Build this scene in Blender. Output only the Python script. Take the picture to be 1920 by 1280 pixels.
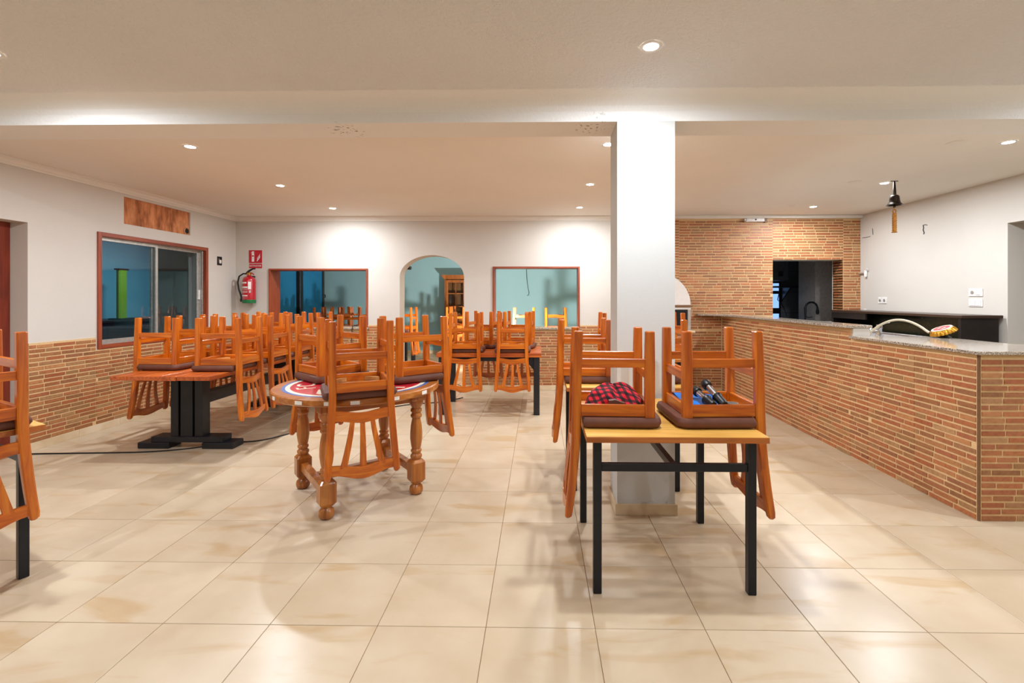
import bpy, bmesh, math, random
from mathutils import Vector, Matrix
random.seed(7)
PI = math.pi
for o in list(bpy.data.objects): bpy.data.objects.remove(o, do_unlink=True)
scene = bpy.context.scene
C = scene.collection

# ------------------------------------------------------------------ camera
F, CX, CY, YAW, H = 880.36, 995.44, 557.49, 0.0167, 1.3594
cam_d = bpy.data.cameras.new('camera'); cam = bpy.data.objects.new('camera', cam_d); C.objects.link(cam)
cam.location = (0, 0, H); cam.rotation_euler = (PI/2, 0, YAW)
cam_d.sensor_width = 36; cam_d.lens = F/1920*36
cam_d.shift_x = (960-CX)/1920; cam_d.shift_y = (CY-640)/1920
cam_d.clip_start = 0.05; cam_d.clip_end = 60
scene.camera = cam
# ------------------------------------------------------------------ world, exposure
w = bpy.data.worlds.new('world'); scene.world = w; w.use_nodes = True
w.node_tree.nodes['Background'].inputs[0].default_value = (0.75, 0.82, 1, 1)
w.node_tree.nodes['Background'].inputs[1].default_value = 0.05
vs = scene.view_settings
vs.view_transform = 'Standard'; vs.look = 'None'; vs.gamma = 1; vs.use_curve_mapping = False
vs.exposure = 0.0
LAMP_W = 28          # watts of one ceiling downlight
LAMP_COL = (0.93, 1.0, 1.09)

# ------------------------------------------------------------------ pixel -> world helpers
cs, sn = math.cos(YAW), math.sin(YAW)
def ray(x, y):
    u = (x-CX)/F; v = (y-CY)/F
    return Vector((u*cs-sn, u*sn+cs, -v))
def on_z(x, y, z): d = ray(x, y); t = (z-H)/d.z; return Vector((d.x*t, d.y*t, z))
def on_y(x, y, Y): d = ray(x, y); t = Y/d.y; return Vector((d.x*t, Y, H+d.z*t))
def on_x(x, y, X): d = ray(x, y); t = X/d.x; return Vector((X, d.y*t, H+d.z*t))

# ------------------------------------------------------------------ materials
def srgb(r, g, b):
    def f(c):
        c /= 255
        return c/12.92 if c <= .04045 else ((c+.055)/1.055)**2.4
    return (f(r), f(g), f(b), 1)
MATS = {}
def new_mat(name):
    m = bpy.data.materials.new(name); m.use_nodes = True
    nt = m.node_tree; b = nt.nodes['Principled BSDF']
    MATS[name] = m
    return m, nt, b
def node(nt, typ, **kw):
    n = nt.nodes.new(typ)
    for k, v in kw.items():
        if k in n.inputs: n.inputs[k].default_value = v
        else: setattr(n, k, v)
    return n
def mix(nt, fac, a, b, mode='MIX'):
    n = nt.nodes.new('ShaderNodeMix'); n.data_type = 'RGBA'; n.blend_type = mode
    for i, v in ((0, fac), (6, a), (7, b)):
        if hasattr(v, 'is_linked'): nt.links.new(v, n.inputs[i])
        else: n.inputs[i].default_value = v
    return n.outputs[2]
def ramp(nt, src, stops, interp='LINEAR'):
    n = nt.nodes.new('ShaderNodeValToRGB'); cr = n.color_ramp; cr.interpolation = interp
    while len(cr.elements) < len(stops): cr.elements.new(0.5)
    for e, (p, c) in zip(cr.elements, stops): e.position = p; e.color = c
    nt.links.new(src, n.inputs[0]); return n.outputs[0]
def bump(nt, b, src, strength=.3, dist=.01):
    n = node(nt, 'ShaderNodeBump', Strength=strength, Distance=dist)
    nt.links.new(src, n.inputs['Height']); nt.links.new(n.outputs[0], b.inputs['Normal'])
def coords(nt, kind='Object', scale=(1, 1, 1), rnd=0.0, rot=(0, 0, 0)):
    tc = nt.nodes.new('ShaderNodeTexCoord'); mp = node(nt, 'ShaderNodeMapping')
    mp.inputs['Scale'].default_value = scale; mp.inputs['Rotation'].default_value = rot
    nt.links.new(tc.outputs[kind], mp.inputs[0])
    if rnd:
        oi = nt.nodes.new('ShaderNodeObjectInfo')
        m = node(nt, 'ShaderNodeMath', operation='MULTIPLY'); m.inputs[1].default_value = rnd
        nt.links.new(oi.outputs['Random'], m.inputs[0])
        cb = nt.nodes.new('ShaderNodeCombineXYZ')
        for i in range(3): nt.links.new(m.outputs[0], cb.inputs[i])
        nt.links.new(cb.outputs[0], mp.inputs['Location'])
    return mp.outputs[0]
def noise(nt, vec, scale, detail=3, rough=.5, dist=0.0):
    n = node(nt, 'ShaderNodeTexNoise', Scale=scale, Detail=detail, Roughness=rough, Distortion=dist)
    nt.links.new(vec, n.inputs['Vector']); return n.outputs['Fac']
def world_pos(nt):
    return nt.nodes.new('ShaderNodeNewGeometry').outputs['Position']

def plain(name, col, rough=.5, metal=0, spec=.5, nscale=30, namp=.12, bmp=0.0, coat=0):
    m, nt, b = new_mat(name)
    v = coords(nt, 'Object', rnd=10)
    n = noise(nt, v, nscale, 3)
    dark = tuple(c*(1-namp) for c in col[:3])+(1,); light = tuple(min(1, c*(1+namp)) for c in col[:3])+(1,)
    nt.links.new(ramp(nt, n, [(.3, dark), (.7, light)]), b.inputs['Base Color'])
    b.inputs['Roughness'].default_value = rough; b.inputs['Metallic'].default_value = metal
    b.inputs['Specular IOR Level'].default_value = spec
    if coat: b.inputs['Coat Weight'].default_value = coat; b.inputs['Coat Roughness'].default_value = .15
    if bmp: bump(nt, b, n, bmp, .004)
    return m
def plaster(name, col, nscale=60, strength=.25, dist=.004, blotch=.04, rough=.75):
    m, nt, b = new_mat(name)
    p = world_pos(nt)
    big = noise(nt, p, 1.3, 4)
    a = tuple(c*(1-blotch) for c in col[:3])+(1,)
    nt.links.new(ramp(nt, big, [(.35, a), (.65, col)]), b.inputs['Base Color'])
    fine = noise(nt, p, nscale, 5, .65)
    bump(nt, b, fine, strength, dist)
    b.inputs['Roughness'].default_value = rough; b.inputs['Specular IOR Level'].default_value = .25
    return m
def wood(name, c1, c2, c3, axis='z', rough=.32, grain=1.0, coat=.25):
    m, nt, b = new_mat(name)
    s = [38, 38, 38]; s['xyz'.index(axis)] = 2.4
    v = coords(nt, 'Object', tuple(q*grain for q in s), rnd=37)
    n1 = noise(nt, v, 1.0, 4, .55, .6)
    s2 = [7, 7, 7]; s2['xyz'.index(axis)] = 1.0
    v2 = coords(nt, 'Object', tuple(s2), rnd=19)
    n2 = noise(nt, v2, 1.3, 3, .5, 1.4)
    base = ramp(nt, n1, [(.28, c1), (.5, c2), (.72, c3)])
    knot = ramp(nt, n2, [(.30, tuple(q*.55 for q in c1[:3])+(1,)), (.44, (1, 1, 1, 1))])
    oi = nt.nodes.new('ShaderNodeObjectInfo')
    tint = ramp(nt, oi.outputs['Random'], [(0, (.86, .84, .82, 1)), (1, (1.0, 1.0, 1.0, 1))])
    col = mix(nt, 1.0, base, tint, 'MULTIPLY')
    col = mix(nt, .35, col, knot, 'MULTIPLY')
    nt.links.new(col, b.inputs['Base Color'])
    b.inputs['Roughness'].default_value = rough
    b.inputs['Coat Weight'].default_value = coat; b.inputs['Coat Roughness'].default_value = .18
    bump(nt, b, n1, .06, .002)
    return m
def emit(name, col, strength):
    m, nt, b = new_mat(name)
    b.inputs['Base Color'].default_value = col
    b.inputs['Emission Color'].default_value = col; b.inputs['Emission Strength'].default_value = strength
    return m

OR1, OR2, OR3 = srgb(156, 65, 6), srgb(196, 97, 11), srgb(217, 125, 24)
for ax in 'xyz': wood('pine_'+ax, OR1, OR2, OR3, ax)
for ax in 'xy': wood('plank_'+ax, srgb(146, 60, 16), srgb(188, 86, 24), srgb(206, 112, 42), ax, .35)
for ax in 'xz': wood('round_table_wood_'+ax, srgb(138, 74, 24), srgb(178, 104, 38), srgb(202, 134, 62), ax, .3, .7, .25)
wood('laminate', srgb(214, 156, 66), srgb(226, 172, 84), srgb(235, 186, 100), 'x', .38, 1.5, .1)
wood('laminate_edge', srgb(170, 92, 30), srgb(186, 106, 40), srgb(196, 120, 52), 'x', .4, 1, .1)
for ax in 'xyz': wood('window_wood_'+ax, srgb(132, 56, 28), srgb(156, 70, 38), srgb(170, 84, 48), ax, .45, 1, .1)
wood('red_door_wood', srgb(112, 36, 18), srgb(134, 48, 24), srgb(150, 60, 32), 'z', .4, .8, .2)
wood('cabinet_wood', srgb(120, 62, 16), srgb(150, 84, 24), srgb(170, 100, 34), 'z', .35)
wood('old_plank', srgb(168, 116, 74), srgb(186, 136, 92), srgb(200, 152, 108), 'x', .6)
wood('plywood', srgb(190, 130, 70), srgb(206, 150, 88), srgb(216, 164, 102), 'y', .6, .6, 0)
plain('cushion', srgb(98, 56, 40), .6, nscale=14, namp=.14, bmp=.25)
plain('black_metal', srgb(22, 24, 30), .38, .3, nscale=20)
plain('black_wood', srgb(20, 22, 28), .45, nscale=12, namp=.3, bmp=.15)
plain('black_plastic', srgb(20, 20, 21), .4)
plain('black_panel', srgb(34, 27, 25), .4, nscale=8, namp=.15)
plain('dark_slab', srgb(62, 44, 34), .35)
plain('white_plastic', srgb(232, 228, 222), .4)
plain('cream_label', srgb(236, 230, 220), .6)
plain('steel', srgb(190, 192, 196), .25, 1.0, nscale=50)
plain('chrome', srgb(215, 216, 220), .08, 1.0)
plain('aluminium', srgb(188, 184, 176), .38, .6)
plain('bronze', srgb(58, 50, 42), .3, .9)
plain('rope', srgb(172, 112, 38), .8, nscale=90, namp=.4, bmp=.6)
plain('hose', srgb(214, 200, 170), .4)
plain('gold', srgb(200, 146, 50), .3, .8)
plain('ext_red', srgb(178, 16, 32), .25, coat=.5)
plain('sign_red', srgb(186, 22, 40), .4)
plain('ext_green', srgb(18, 112, 62), .4)
plain('blue_folder', srgb(20, 116, 206), .4)
plain('old_paint', srgb(120, 70, 38), .8)
plain('grey_tile', srgb(92, 94, 98), .3)
plain('light_tile', srgb(208, 198, 188), .3)
plain('green_marble', srgb(24, 40, 28), .2, nscale=22, namp=.9)
plain('emblem_blue', srgb(72, 104, 168), .35); plain('emblem_cream', srgb(240, 232, 205), .35)
plain('emblem_red', srgb(205, 40, 54), .3, coat=.4); plain('emblem_green', srgb(30, 90, 50), .4)
plain('yellow_green', srgb(118, 124, 20), .4)
plain('cable', srgb(18, 18, 20), .5)
plain('cover_plate', srgb(230, 222, 211), .6, namp=.03)
plain('dark_gap', srgb(28, 24, 20), .8)
plain('mortar', srgb(214, 178, 128), .75, nscale=60, namp=.06, bmp=.2)
plain('grout', srgb(150, 118, 84), .8)
plain('edge_trim', srgb(120, 82, 50), .5)
plain('white_dome', srgb(226, 219, 211), .6, namp=.03)
plain('clear_plastic', srgb(150, 146, 140), .15)
plaster('wall_white', srgb(210, 203, 192), 70, .22, .004)
plaster('wall_pillar', srgb(206, 206, 202), 45, .15, .004)
plaster('ceiling_stucco', srgb(243, 242, 240), 45, 1.0, .02, .03)
plaster('ceiling_smooth', srgb(236, 229, 218), 90, .18, .004, .03)
plaster('trim_white', srgb(236, 230, 220), 20, .02, .001)
plaster('wall_aqua', srgb(148, 186, 194), 60, .15)
plaster('wall_blue', srgb(40, 128, 178), 40, .3)
plaster('terrace_wall', srgb(118, 150, 160), 40, .25)
plaster('terrace_blue', srgb(62, 96, 108), 40, .2)
plaster('terrace_dark', srgb(46, 46, 48), 40, .25)
plaster('kitchen_wall', srgb(120, 120, 122), 40, .1)
# beam: specks of damp
def beam_mat():
    m, nt, b = new_mat('beam_plaster')
    p = world_pos(nt)
    fine = noise(nt, p, 55, 5, .65); bump(nt, b, fine, .55, .008)
    col = None
    sp = noise(nt, p, 46, 2); mask = None
    for x, y in ((650, 246), (1112, 240)):
        q = on_z(x, y, 2.46)
        d = node(nt, 'ShaderNodeVectorMath', operation='DISTANCE'); d.inputs[1].default_value = q
        nt.links.new(p, d.inputs[0])
        r = ramp(nt, d.outputs['Value'], [(.05, (1, 1, 1, 1)), (.15, (0, 0, 0, 1))])
        mask = r if mask is None else mix(nt, 1.0, mask, r, 'ADD')
    s = ramp(nt, sp, [(.60, (0, 0, 0, 1)), (.68, (1, 1, 1, 1))])
    mk = mix(nt, 1.0, mask, s, 'MULTIPLY')
    nt.links.new(mix(nt, mk, srgb(234, 232, 228), srgb(90, 70, 50)), b.inputs['Base Color'])
    b.inputs['Roughness'].default_value = .8
beam_mat()
# bricks
BR = [(0.0, srgb(160, 90, 54)), (.16, srgb(182, 112, 68)), (.34, srgb(146, 96, 60)), (.5, srgb(188, 130, 82)),
      (.64, srgb(168, 98, 64)), (.78, srgb(156, 112, 70)), (.9, srgb(180, 136, 92)), (1, srgb(142, 82, 54))]
def brick_mat(name, island):
    m, nt, b = new_mat(name)
    if island: r = nt.nodes.new('ShaderNodeNewGeometry').outputs['Random Per Island']
    else: r = nt.nodes.new('ShaderNodeObjectInfo').outputs['Random']
    base = ramp(nt, r, BR)
    p = world_pos(nt)
    n = noise(nt, p, 45, 4, .6)
    blot = ramp(nt, n, [(.3, (.68, .64, .6, 1)), (.55, (1, 1, 1, 1)), (.75, (1.0, .96, .9, 1))])
    nt.links.new(mix(nt, .8, base, blot, 'MULTIPLY'), b.inputs['Base Color'])
    b.inputs['Roughness'].default_value = .5
    bump(nt, b, n, .3, .003)
brick_mat('brick', False); brick_mat('brick_field', True)
# floor tile
def tile_mat(name):
    m, nt, b = new_mat(name)
    tc = nt.nodes.new('ShaderNodeNewGeometry'); oi = nt.nodes.new('ShaderNodeObjectInfo')
    mul = node(nt, 'ShaderNodeMath', operation='MULTIPLY'); mul.inputs[1].default_value = 53.0
    nt.links.new(oi.outputs['Random'], mul.inputs[0])
    cb = nt.nodes.new('ShaderNodeCombineXYZ')
    for i in range(3): nt.links.new(mul.outputs[0], cb.inputs[i])
    add = node(nt, 'ShaderNodeVectorMath', operation='ADD')
    nt.links.new(tc.outputs['Position'], add.inputs[0]); nt.links.new(cb.outputs[0], add.inputs[1])
    mp = node(nt, 'ShaderNodeMapping'); mp.inputs['Rotation'].default_value = (0, 0, .55); mp.inputs['Scale'].default_value = (1.1, 4.2, 1)
    nt.links.new(add.outputs[0], mp.inputs[0])
    n1 = noise(nt, mp.outputs[0], 1.5, 4, .5, .7)
    n2 = noise(nt, add.outputs[0], 3.0, 4, .55)
    base = ramp(nt, n2, [(.3, srgb(193, 171, 141)), (.7, srgb(206, 187, 160))])
    vein = ramp(nt, n1, [(.56, (1, 1, 1, 1)), (.68, (.86, .74, .56, 1)), (.76, (.92, .84, .72, 1))])
    col = mix(nt, .75, base, vein, 'MULTIPLY')
    tint = ramp(nt, oi.outputs['Random'], [(0, (.93, .92, .9, 1)), (1, (1, 1, 1, 1))])
    col = mix(nt, 1, col, tint, 'MULTIPLY')
    nt.links.new(col, b.inputs['Base Color'])
    b.inputs['Roughness'].default_value = .28; b.inputs['Specular IOR Level'].default_value = .38
    bump(nt, b, noise(nt, add.outputs[0], 40, 2), .02, .002)
tile_mat('floor_tile')
def skirting_mat():
    m, nt, b = new_mat('skirting_tile')
    n = noise(nt, world_pos(nt), 4, 4, .5, .5)
    nt.links.new(ramp(nt, n, [(.35, srgb(206, 180, 142)), (.65, srgb(226, 206, 174))]), b.inputs['Base Color'])
    b.inputs['Roughness'].default_value = .35
skirting_mat()
def granite_mat():
    m, nt, b = new_mat('granite')
    p = world_pos(nt)
    n1 = noise(nt, p, 130, 3, .7); n2 = noise(nt, p, 55, 2, .6)
    c = ramp(nt, n1, [(.36, srgb(40, 34, 30)), (.46, srgb(150, 136, 120)), (.58, srgb(196, 182, 164)), (.7, srgb(222, 212, 198))])
    d = ramp(nt, n2, [(.35, (.6, .56, .52, 1)), (.5, (1, 1, 1, 1))])
    nt.links.new(mix(nt, .7, c, d, 'MULTIPLY'), b.inputs['Base Color'])
    b.inputs['Roughness'].default_value = .1
granite_mat()
def glass_mat():
    m, nt, b = new_mat('window_glass')
    nt.nodes.remove(b)
    out = nt.nodes['Material Output']
    t = nt.nodes.new('ShaderNodeBsdfTransparent'); t.inputs[0].default_value = (.86, .93, .95, 1)
    g = nt.nodes.new('ShaderNodeBsdfGlossy'); g.inputs['Roughness'].default_value = .02
    mx = nt.nodes.new('ShaderNodeMixShader')
    lw = nt.nodes.new('ShaderNodeLayerWeight'); lw.inputs['Blend'].default_value = .5
    pw = node(nt, 'ShaderNodeMath', operation='POWER'); pw.inputs[1].default_value = 4.0; nt.links.new(lw.outputs['Facing'], pw.inputs[0])
    fr = node(nt, 'ShaderNodeMath', operation='MULTIPLY_ADD'); fr.inputs[1].default_value = .5; fr.inputs[2].default_value = .02; nt.links.new(pw.outputs[0], fr.inputs[0])
    nt.links.new(fr.outputs[0], mx.inputs[0]); nt.links.new(t.outputs[0], mx.inputs[1]); nt.links.new(g.outputs[0], mx.inputs[2])
    nt.links.new(mx.outputs[0], out.inputs[0])
glass_mat()
def plaid_mat():
    m, nt, b = new_mat('plaid')
    uv = nt.nodes.new('ShaderNodeTexCoord').outputs['UV']
    sp = nt.nodes.new('ShaderNodeSeparateXYZ'); nt.links.new(uv, sp.inputs[0])
    outs = []
    for i in (0, 1):
        a = node(nt, 'ShaderNodeMath', operation='MULTIPLY'); a.inputs[1].default_value = 15.0; nt.links.new(sp.outputs[i], a.inputs[0])
        f = node(nt, 'ShaderNodeMath', operation='FRACT'); nt.links.new(a.outputs[0], f.inputs[0])
        g = node(nt, 'ShaderNodeMath', operation='GREATER_THAN'); g.inputs[1].default_value = .46; nt.links.new(f.outputs[0], g.inputs[0])
        outs.append(g.outputs[0])
    s = node(nt, 'ShaderNodeMath', operation='ADD'); nt.links.new(outs[0], s.inputs[0]); nt.links.new(outs[1], s.inputs[1])
    h = node(nt, 'ShaderNodeMath', operation='MULTIPLY'); h.inputs[1].default_value = .5; nt.links.new(s.outputs[0], h.inputs[0])
    c = ramp(nt, h.outputs[0], [(0, srgb(16, 12, 14)), (.4, srgb(92, 12, 22)), (.8, srgb(214, 24, 44))], 'CONSTANT')
    nt.links.new(c, b.inputs['Base Color']); b.inputs['Roughness'].default_value = .85
plaid_mat()
def patch_mat():
    m, nt, b = new_mat('bare_wall')
    p = world_pos(nt)
    mp = node(nt, 'ShaderNodeMapping'); mp.inputs['Scale'].default_value = (1, 6, 1.6); nt.links.new(p, mp.inputs[0])
    n1 = noise(nt, mp.outputs[0], 1.6, 5, .6, .3); n2 = noise(nt, p, 9, 4)
    c = ramp(nt, n1, [(.28, srgb(52, 30, 20)), (.38, srgb(150, 88, 48)), (.52, srgb(206, 130, 80)), (.70, srgb(232, 168, 116))])
    d = ramp(nt, n2, [(.3, (.6, .55, .5, 1)), (.6, (1, 1, 1, 1))])
    nt.links.new(mix(nt, .7, c, d, 'MULTIPLY'), b.inputs['Base Color']); b.inputs['Roughness'].default_value = .85
    bump(nt, b, n2, .4, .01)
patch_mat()
emit('led', (1, .97, .9, 1), 30)
emit('work_led', (1, .98, .94, 1), 14)
emit('kitchen_daylight', srgb(140, 184, 245), 1.3)

# ------------------------------------------------------------------ mesh builder
class MB:
    def __init__(s): s.v = []; s.f = []; s.uv = None
    def add(s, vs, fs):
        k = len(s.v); s.v += [tuple(q) for q in vs]; s.f += [tuple(i+k for i in f) for f in fs]; return s
    def box(s, x0, x1, y0, y1, z0, z1):
        return s.add([(x0,y0,z0),(x1,y0,z0),(x1,y1,z0),(x0,y1,z0),(x0,y0,z1),(x1,y0,z1),(x1,y1,z1),(x0,y1,z1)],
                     [(0,3,2,1),(4,5,6,7),(0,1,5,4),(1,2,6,5),(2,3,7,6),(3,0,4,7)])
    def prism(s, poly, a, b, axis='z'):
        n = len(poly)
        def p(q, h): return {'z': (q[0], q[1], h), 'y': (q[0], h, q[1]), 'x': (h, q[0], q[1])}[axis]
        vs = [p(q, a) for q in poly]+[p(q, b) for q in poly]
        return s.add(vs, [tuple(range(n))[::-1], tuple(range(n, 2*n))]+[(i, (i+1) % n, n+(i+1) % n, n+i) for i in range(n)])
    def loops(s, rings, caps=True):
        n = len(rings[0]); vs = [q for r in rings for q in r]; fs = []
        for i in range(len(rings)-1):
            for j in range(n): fs.append((i*n+j, i*n+(j+1) % n, (i+1)*n+(j+1) % n, (i+1)*n+j))
        if caps: fs += [tuple(range(n))[::-1], tuple(range((len(rings)-1)*n, len(rings)*n))]
        return s.add(vs, fs)
    def lathe(s, prof, seg=20, c=(0, 0, 0), caps=True, M=None):
        rings = []
        for r, z in prof:
            ring = []
            for j in range(seg):
                a = 2*PI*j/seg; q = Vector((r*math.cos(a), r*math.sin(a), z))
                if M: q = M @ q
                ring.append(q+Vector(c))
            rings.append(ring)
        return s.loops(rings, caps)
    def sweep(s, pts, wx, wy, ch=.004):
        rings = []
        for i, q in enumerate(pts):
            x, y, z = q[:3]; a = (wx[i] if hasattr(wx, '__len__') else wx)/2; b = (wy[i] if hasattr(wy, '__len__') else wy)/2
            rings.append([(x-a+ch,y-b,z),(x+a-ch,y-b,z),(x+a,y-b+ch,z),(x+a,y+b-ch,z),(x+a-ch,y+b,z),(x-a+ch,y+b,z),(x-a,y+b-ch,z),(x-a,y-b+ch,z)])
        return s.loops(rings)
    def tube(s, pts, r, seg=8):
        pts = [Vector(p) for p in pts]; rings = []; up = Vector((0, 0, 1)); prev = None
        for i, p in enumerate(pts):
            t = (pts[min(i+1, len(pts)-1)]-pts[max(i-1, 0)]).normalized()
            if prev is None:
                prev = up.cross(t) if abs(t.z) < .95 else Vector((1, 0, 0)).cross(t)
            a = (prev-t*prev.dot(t)).normalized(); prev = a; b = t.cross(a)
            rr = r[i] if hasattr(r, '__len__') else r
            rings.append([p+a*(rr*math.cos(2*PI*j/seg))+b*(rr*math.sin(2*PI*j/seg)) for j in range(seg)])
        return s.loops(rings)
    def mesh(s, name, mat, bevel=0, smooth=None, seg=1):
        me = bpy.data.meshes.new(name); me.from_pydata(s.v, [], s.f)
        bm = bmesh.new(); bm.from_mesh(me)
        bmesh.ops.recalc_face_normals(bm, faces=bm.faces)
        if bevel: bmesh.ops.bevel(bm, geom=bm.edges[:], offset=bevel, segments=seg, affect='EDGES', profile=.5, clamp_overlap=True)
        bm.to_mesh(me); bm.free()
        if smooth is not None:
            for p in me.polygons: p.use_smooth = True
            me.set_sharp_from_angle(angle=math.radians(smooth))
        me.materials.append(MATS[mat]); return me
    def build(s, name, mat, parent=None, bevel=0, smooth=None, seg=1):
        return link(name, s.mesh(name, mat, bevel, smooth, seg), parent)
def link(name, data, parent=None):
    o = bpy.data.objects.new(name, data); C.objects.link(o); o.parent = parent; return o
def B(*a): return MB().box(*a)
def thing(name, label, cat, loc=(0, 0, 0), rz=0, group=None):
    o = bpy.data.objects.new(name, None); C.objects.link(o); o.empty_display_size = .1
    o.location = loc; o.rotation_euler = (0, 0, rz); tag(o, label, cat, group); return o
def tag(o, label, cat, group=None):
    o['label'] = label; o['category'] = cat
    if group: o['group'] = group
    return o
def struct(o, label=None):
    o['kind'] = 'structure'
    if label: o['label'] = label
    return o
def copy_tree(o, parent=None):
    c = o.copy(); C.objects.link(c); c.parent = parent
    for ch in list(o.children): copy_tree(ch, c)
    return c
def text_mesh(s, size, mat, name, parent, M):
    cu = bpy.data.curves.new('t', 'FONT'); cu.body = s; cu.size = size; cu.align_x = 'CENTER'; cu.align_y = 'CENTER'; cu.extrude = .0008
    t = bpy.data.objects.new('t', cu); C.objects.link(t)
    bpy.context.view_layer.update()
    me = bpy.data.meshes.new_from_object(t.evaluated_get(bpy.context.evaluated_depsgraph_get()))
    bpy.data.objects.remove(t, do_unlink=True); bpy.data.curves.remove(cu)
    me.transform(M); me.materials.clear(); me.materials.append(MATS[mat]); me.name = name
    return link(name, me, parent)

# ------------------------------------------------------------------ room shell
XL, XR, YB, YF = -4.5, 4.665, 6.9, -2.6      # left, right, back, front planes
ZC, ZF = 2.55, 2.60                          # back and front ceilings
T = .25
def holed(axis, p0, p1, u0, u1, z0, z1, holes):
    mb = MB()
    holes = [(max(h[0], u0), min(h[1], u1), max(h[2], z0), min(h[3], z1)) for h in holes]
    us = sorted({u0, u1, *[h[0] for h in holes], *[h[1] for h in holes]}); zs = sorted({z0, z1, *[h[2] for h in holes], *[h[3] for h in holes]})
    for a, b in zip(us, us[1:]):
        run = None
        for c, d in zip(zs, zs[1:]):
            m = ((a+b)/2, (c+d)/2)
            inside = any(h[0] < m[0] < h[1] and h[2] < m[1] < h[3] for h in holes)
            if not inside: run = [c, d] if run is None else [run[0], d]
            if inside or d == zs[-1]:
                if run: mb.box(a, b, p0, p1, run[0], run[1]) if axis == 'y' else mb.box(p0, p1, a, b, run[0], run[1])
                run = None
    return mb
# openings
WL = (4.72, 6.29, .86, 2.02); DL = (3.05, 4.06, 0, 2.02); NI = (5.02, 5.99, 2.16, 2.455)
W1 = (-3.998, -2.524, .92, 1.786); W2 = (-.676, .601, .92, 1.813); AR = (-2.052, -1.101, 0, 1.982); KO = (3.404, 4.419, 1.0, 1.908)
DR = (3.75, 4.75, 0, 2.10)
wl = struct(holed('x', XL-T, XL, YF-.2, YB+T, 0, ZF+.1, [WL, DL, NI]).build('wall_left', 'wall_white'), 'white plaster wall with sliding window and brick wainscot')
niche = B(XL-T, XL-.02, NI[0], NI[1], NI[2], NI[3]).build('bare_patch', 'bare_wall', wl)
niche['label'] = 'bare brown patch of unpainted wall above the sliding window'
pn = on_x(349, 433, XL-.018)
Mx = Matrix.Rotation(PI/2, 4, 'Y')
MB().lathe([(.0, 0), (.032, 0), (.032, .006), (0, .006)], 18, pn-Vector((.002, 0, 0)), False, Mx).build('pipe_hole', 'dark_gap', niche, smooth=40)
MB().lathe([(.034, 0), (.046, .0), (.046, .004), (.034, .012)], 18, pn, False, Mx).build('pipe_collar', 'old_plank', niche, smooth=40)

mbw = holed('y', YB, YB+T, XL-1.2, XR+.3, 0, ZF+.1, [W1, W2, AR, KO])
ac, aw, sz, rise = (AR[0]+AR[1])/2, (AR[1]-AR[0])/2, 1.66, AR[3]-1.66
n = 14
for side in (-1, 1):                          # arch spandrels
    pts = [(ac+side*aw*math.cos(PI/2*i/n), sz+rise*math.sin(PI/2*i/n)) for i in range(n+1)]
    for i in range(n):
        a, b = pts[i], pts[i+1]
        mbw.prism([a, b, (b[0], AR[3]+.001), (a[0], AR[3]+.001)], YB, YB+T, 'y')
wb = struct(mbw.build('wall_back', 'wall_white'), 'white plaster wall with arch, two openings and brick cladding')
wr = struct(holed('x', XR, XR+T, YF-.2, YB, 0, ZF+.1, [DR]).build('wall_right', 'wall_white'), 'white plaster wall behind the bar')
wf = struct(B(XL-T, XR+T, YF-.2, YF, 0, ZF+.1).build('wall_front', 'wall_white'))
cb_ = struct(B(XL, XR, 3.0, YB, ZC, ZC+.15).build('ceiling_back', 'ceiling_smooth'), 'smooth white ceiling of the rear half'); cb_.name = 'ceiling'
cf = struct(B(XL, XR, YF, 3.0, ZF, ZF+.1).build('ceiling', 'ceiling_stucco'), 'stippled white ceiling of the front half')
# beam with a cove towards the front ceiling
BY0, BY1, BZ = 2.955, 3.225, 2.463
prof = [(BY0, BZ), (BY1, BZ), (BY1, ZF), (BY0-.16, ZF+.0), (BY0-.11, ZF-.006), (BY0-.06, ZF-.02), (BY0-.022, ZF-.045), (BY0-.004, ZF-.075)]
struct(MB().prism(prof, XL, XR, 'x').build('ceiling_beam', 'beam_plaster', smooth=25), 'plastered beam across the room on the square pillar')
PX0, PX1 = .492, .853
pil = struct(B(PX0, PX1, BY0+.001, BY1-.001, 0, BZ).build('pillar', 'wall_pillar'), 'white square pillar carrying the ceiling beam')
B(PX0-.014, PX1+.014, BY0-.013, BY1+.013, 0, .068).build('skirting', 'skirting_tile', pil, bevel=.002)
mbp = MB()
random.seed(5)
for i in range(14):                           # rough plaster lip above the pillar's skirting
    x = PX0+(PX1-PX0)*i/14; h = .07+random.random()*.022
    mbp.box(x, x+(PX1-PX0)/14, BY0-.0035, BY0+.002, .06, h)
mbp.build('plaster_lip', 'wall_pillar', pil)
# cornices
def cornice(mb, axis, p, s, a, b, z):
    pr = [(p, z), (p+s*.062, z), (p+s*.062, z-.012), (p+s*.048, z-.02), (p+s*.036, z-.02), (p+s*.028, z-.045), (p+s*.014, z-.052), (p+s*.012, z-.064), (p, z-.064)]
    if axis == 'y': mb.prism([(q[0], q[1]) for q in pr], a, b, 'x')
    else: mb.prism([(q[0], q[1]) for q in pr], a, b, 'y')
mb = MB(); cornice(mb, 'y', YB, -1, XL, 1.45, ZC); struct(mb.build('trim_1', 'trim_white', smooth=30), 'plaster cornice along the back wall')
mb = MB(); cornice(mb, 'x', XL, 1, BY1, YB, ZC); struct(mb.build('trim_2', 'trim_white', smooth=30), 'plaster cornice along the left wall')
struct(B(1.45, XR, YB-.075, YB, 2.505, ZC).build('trim_3', 'trim_white', bevel=.006), 'white strip above the brick cladding')

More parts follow.
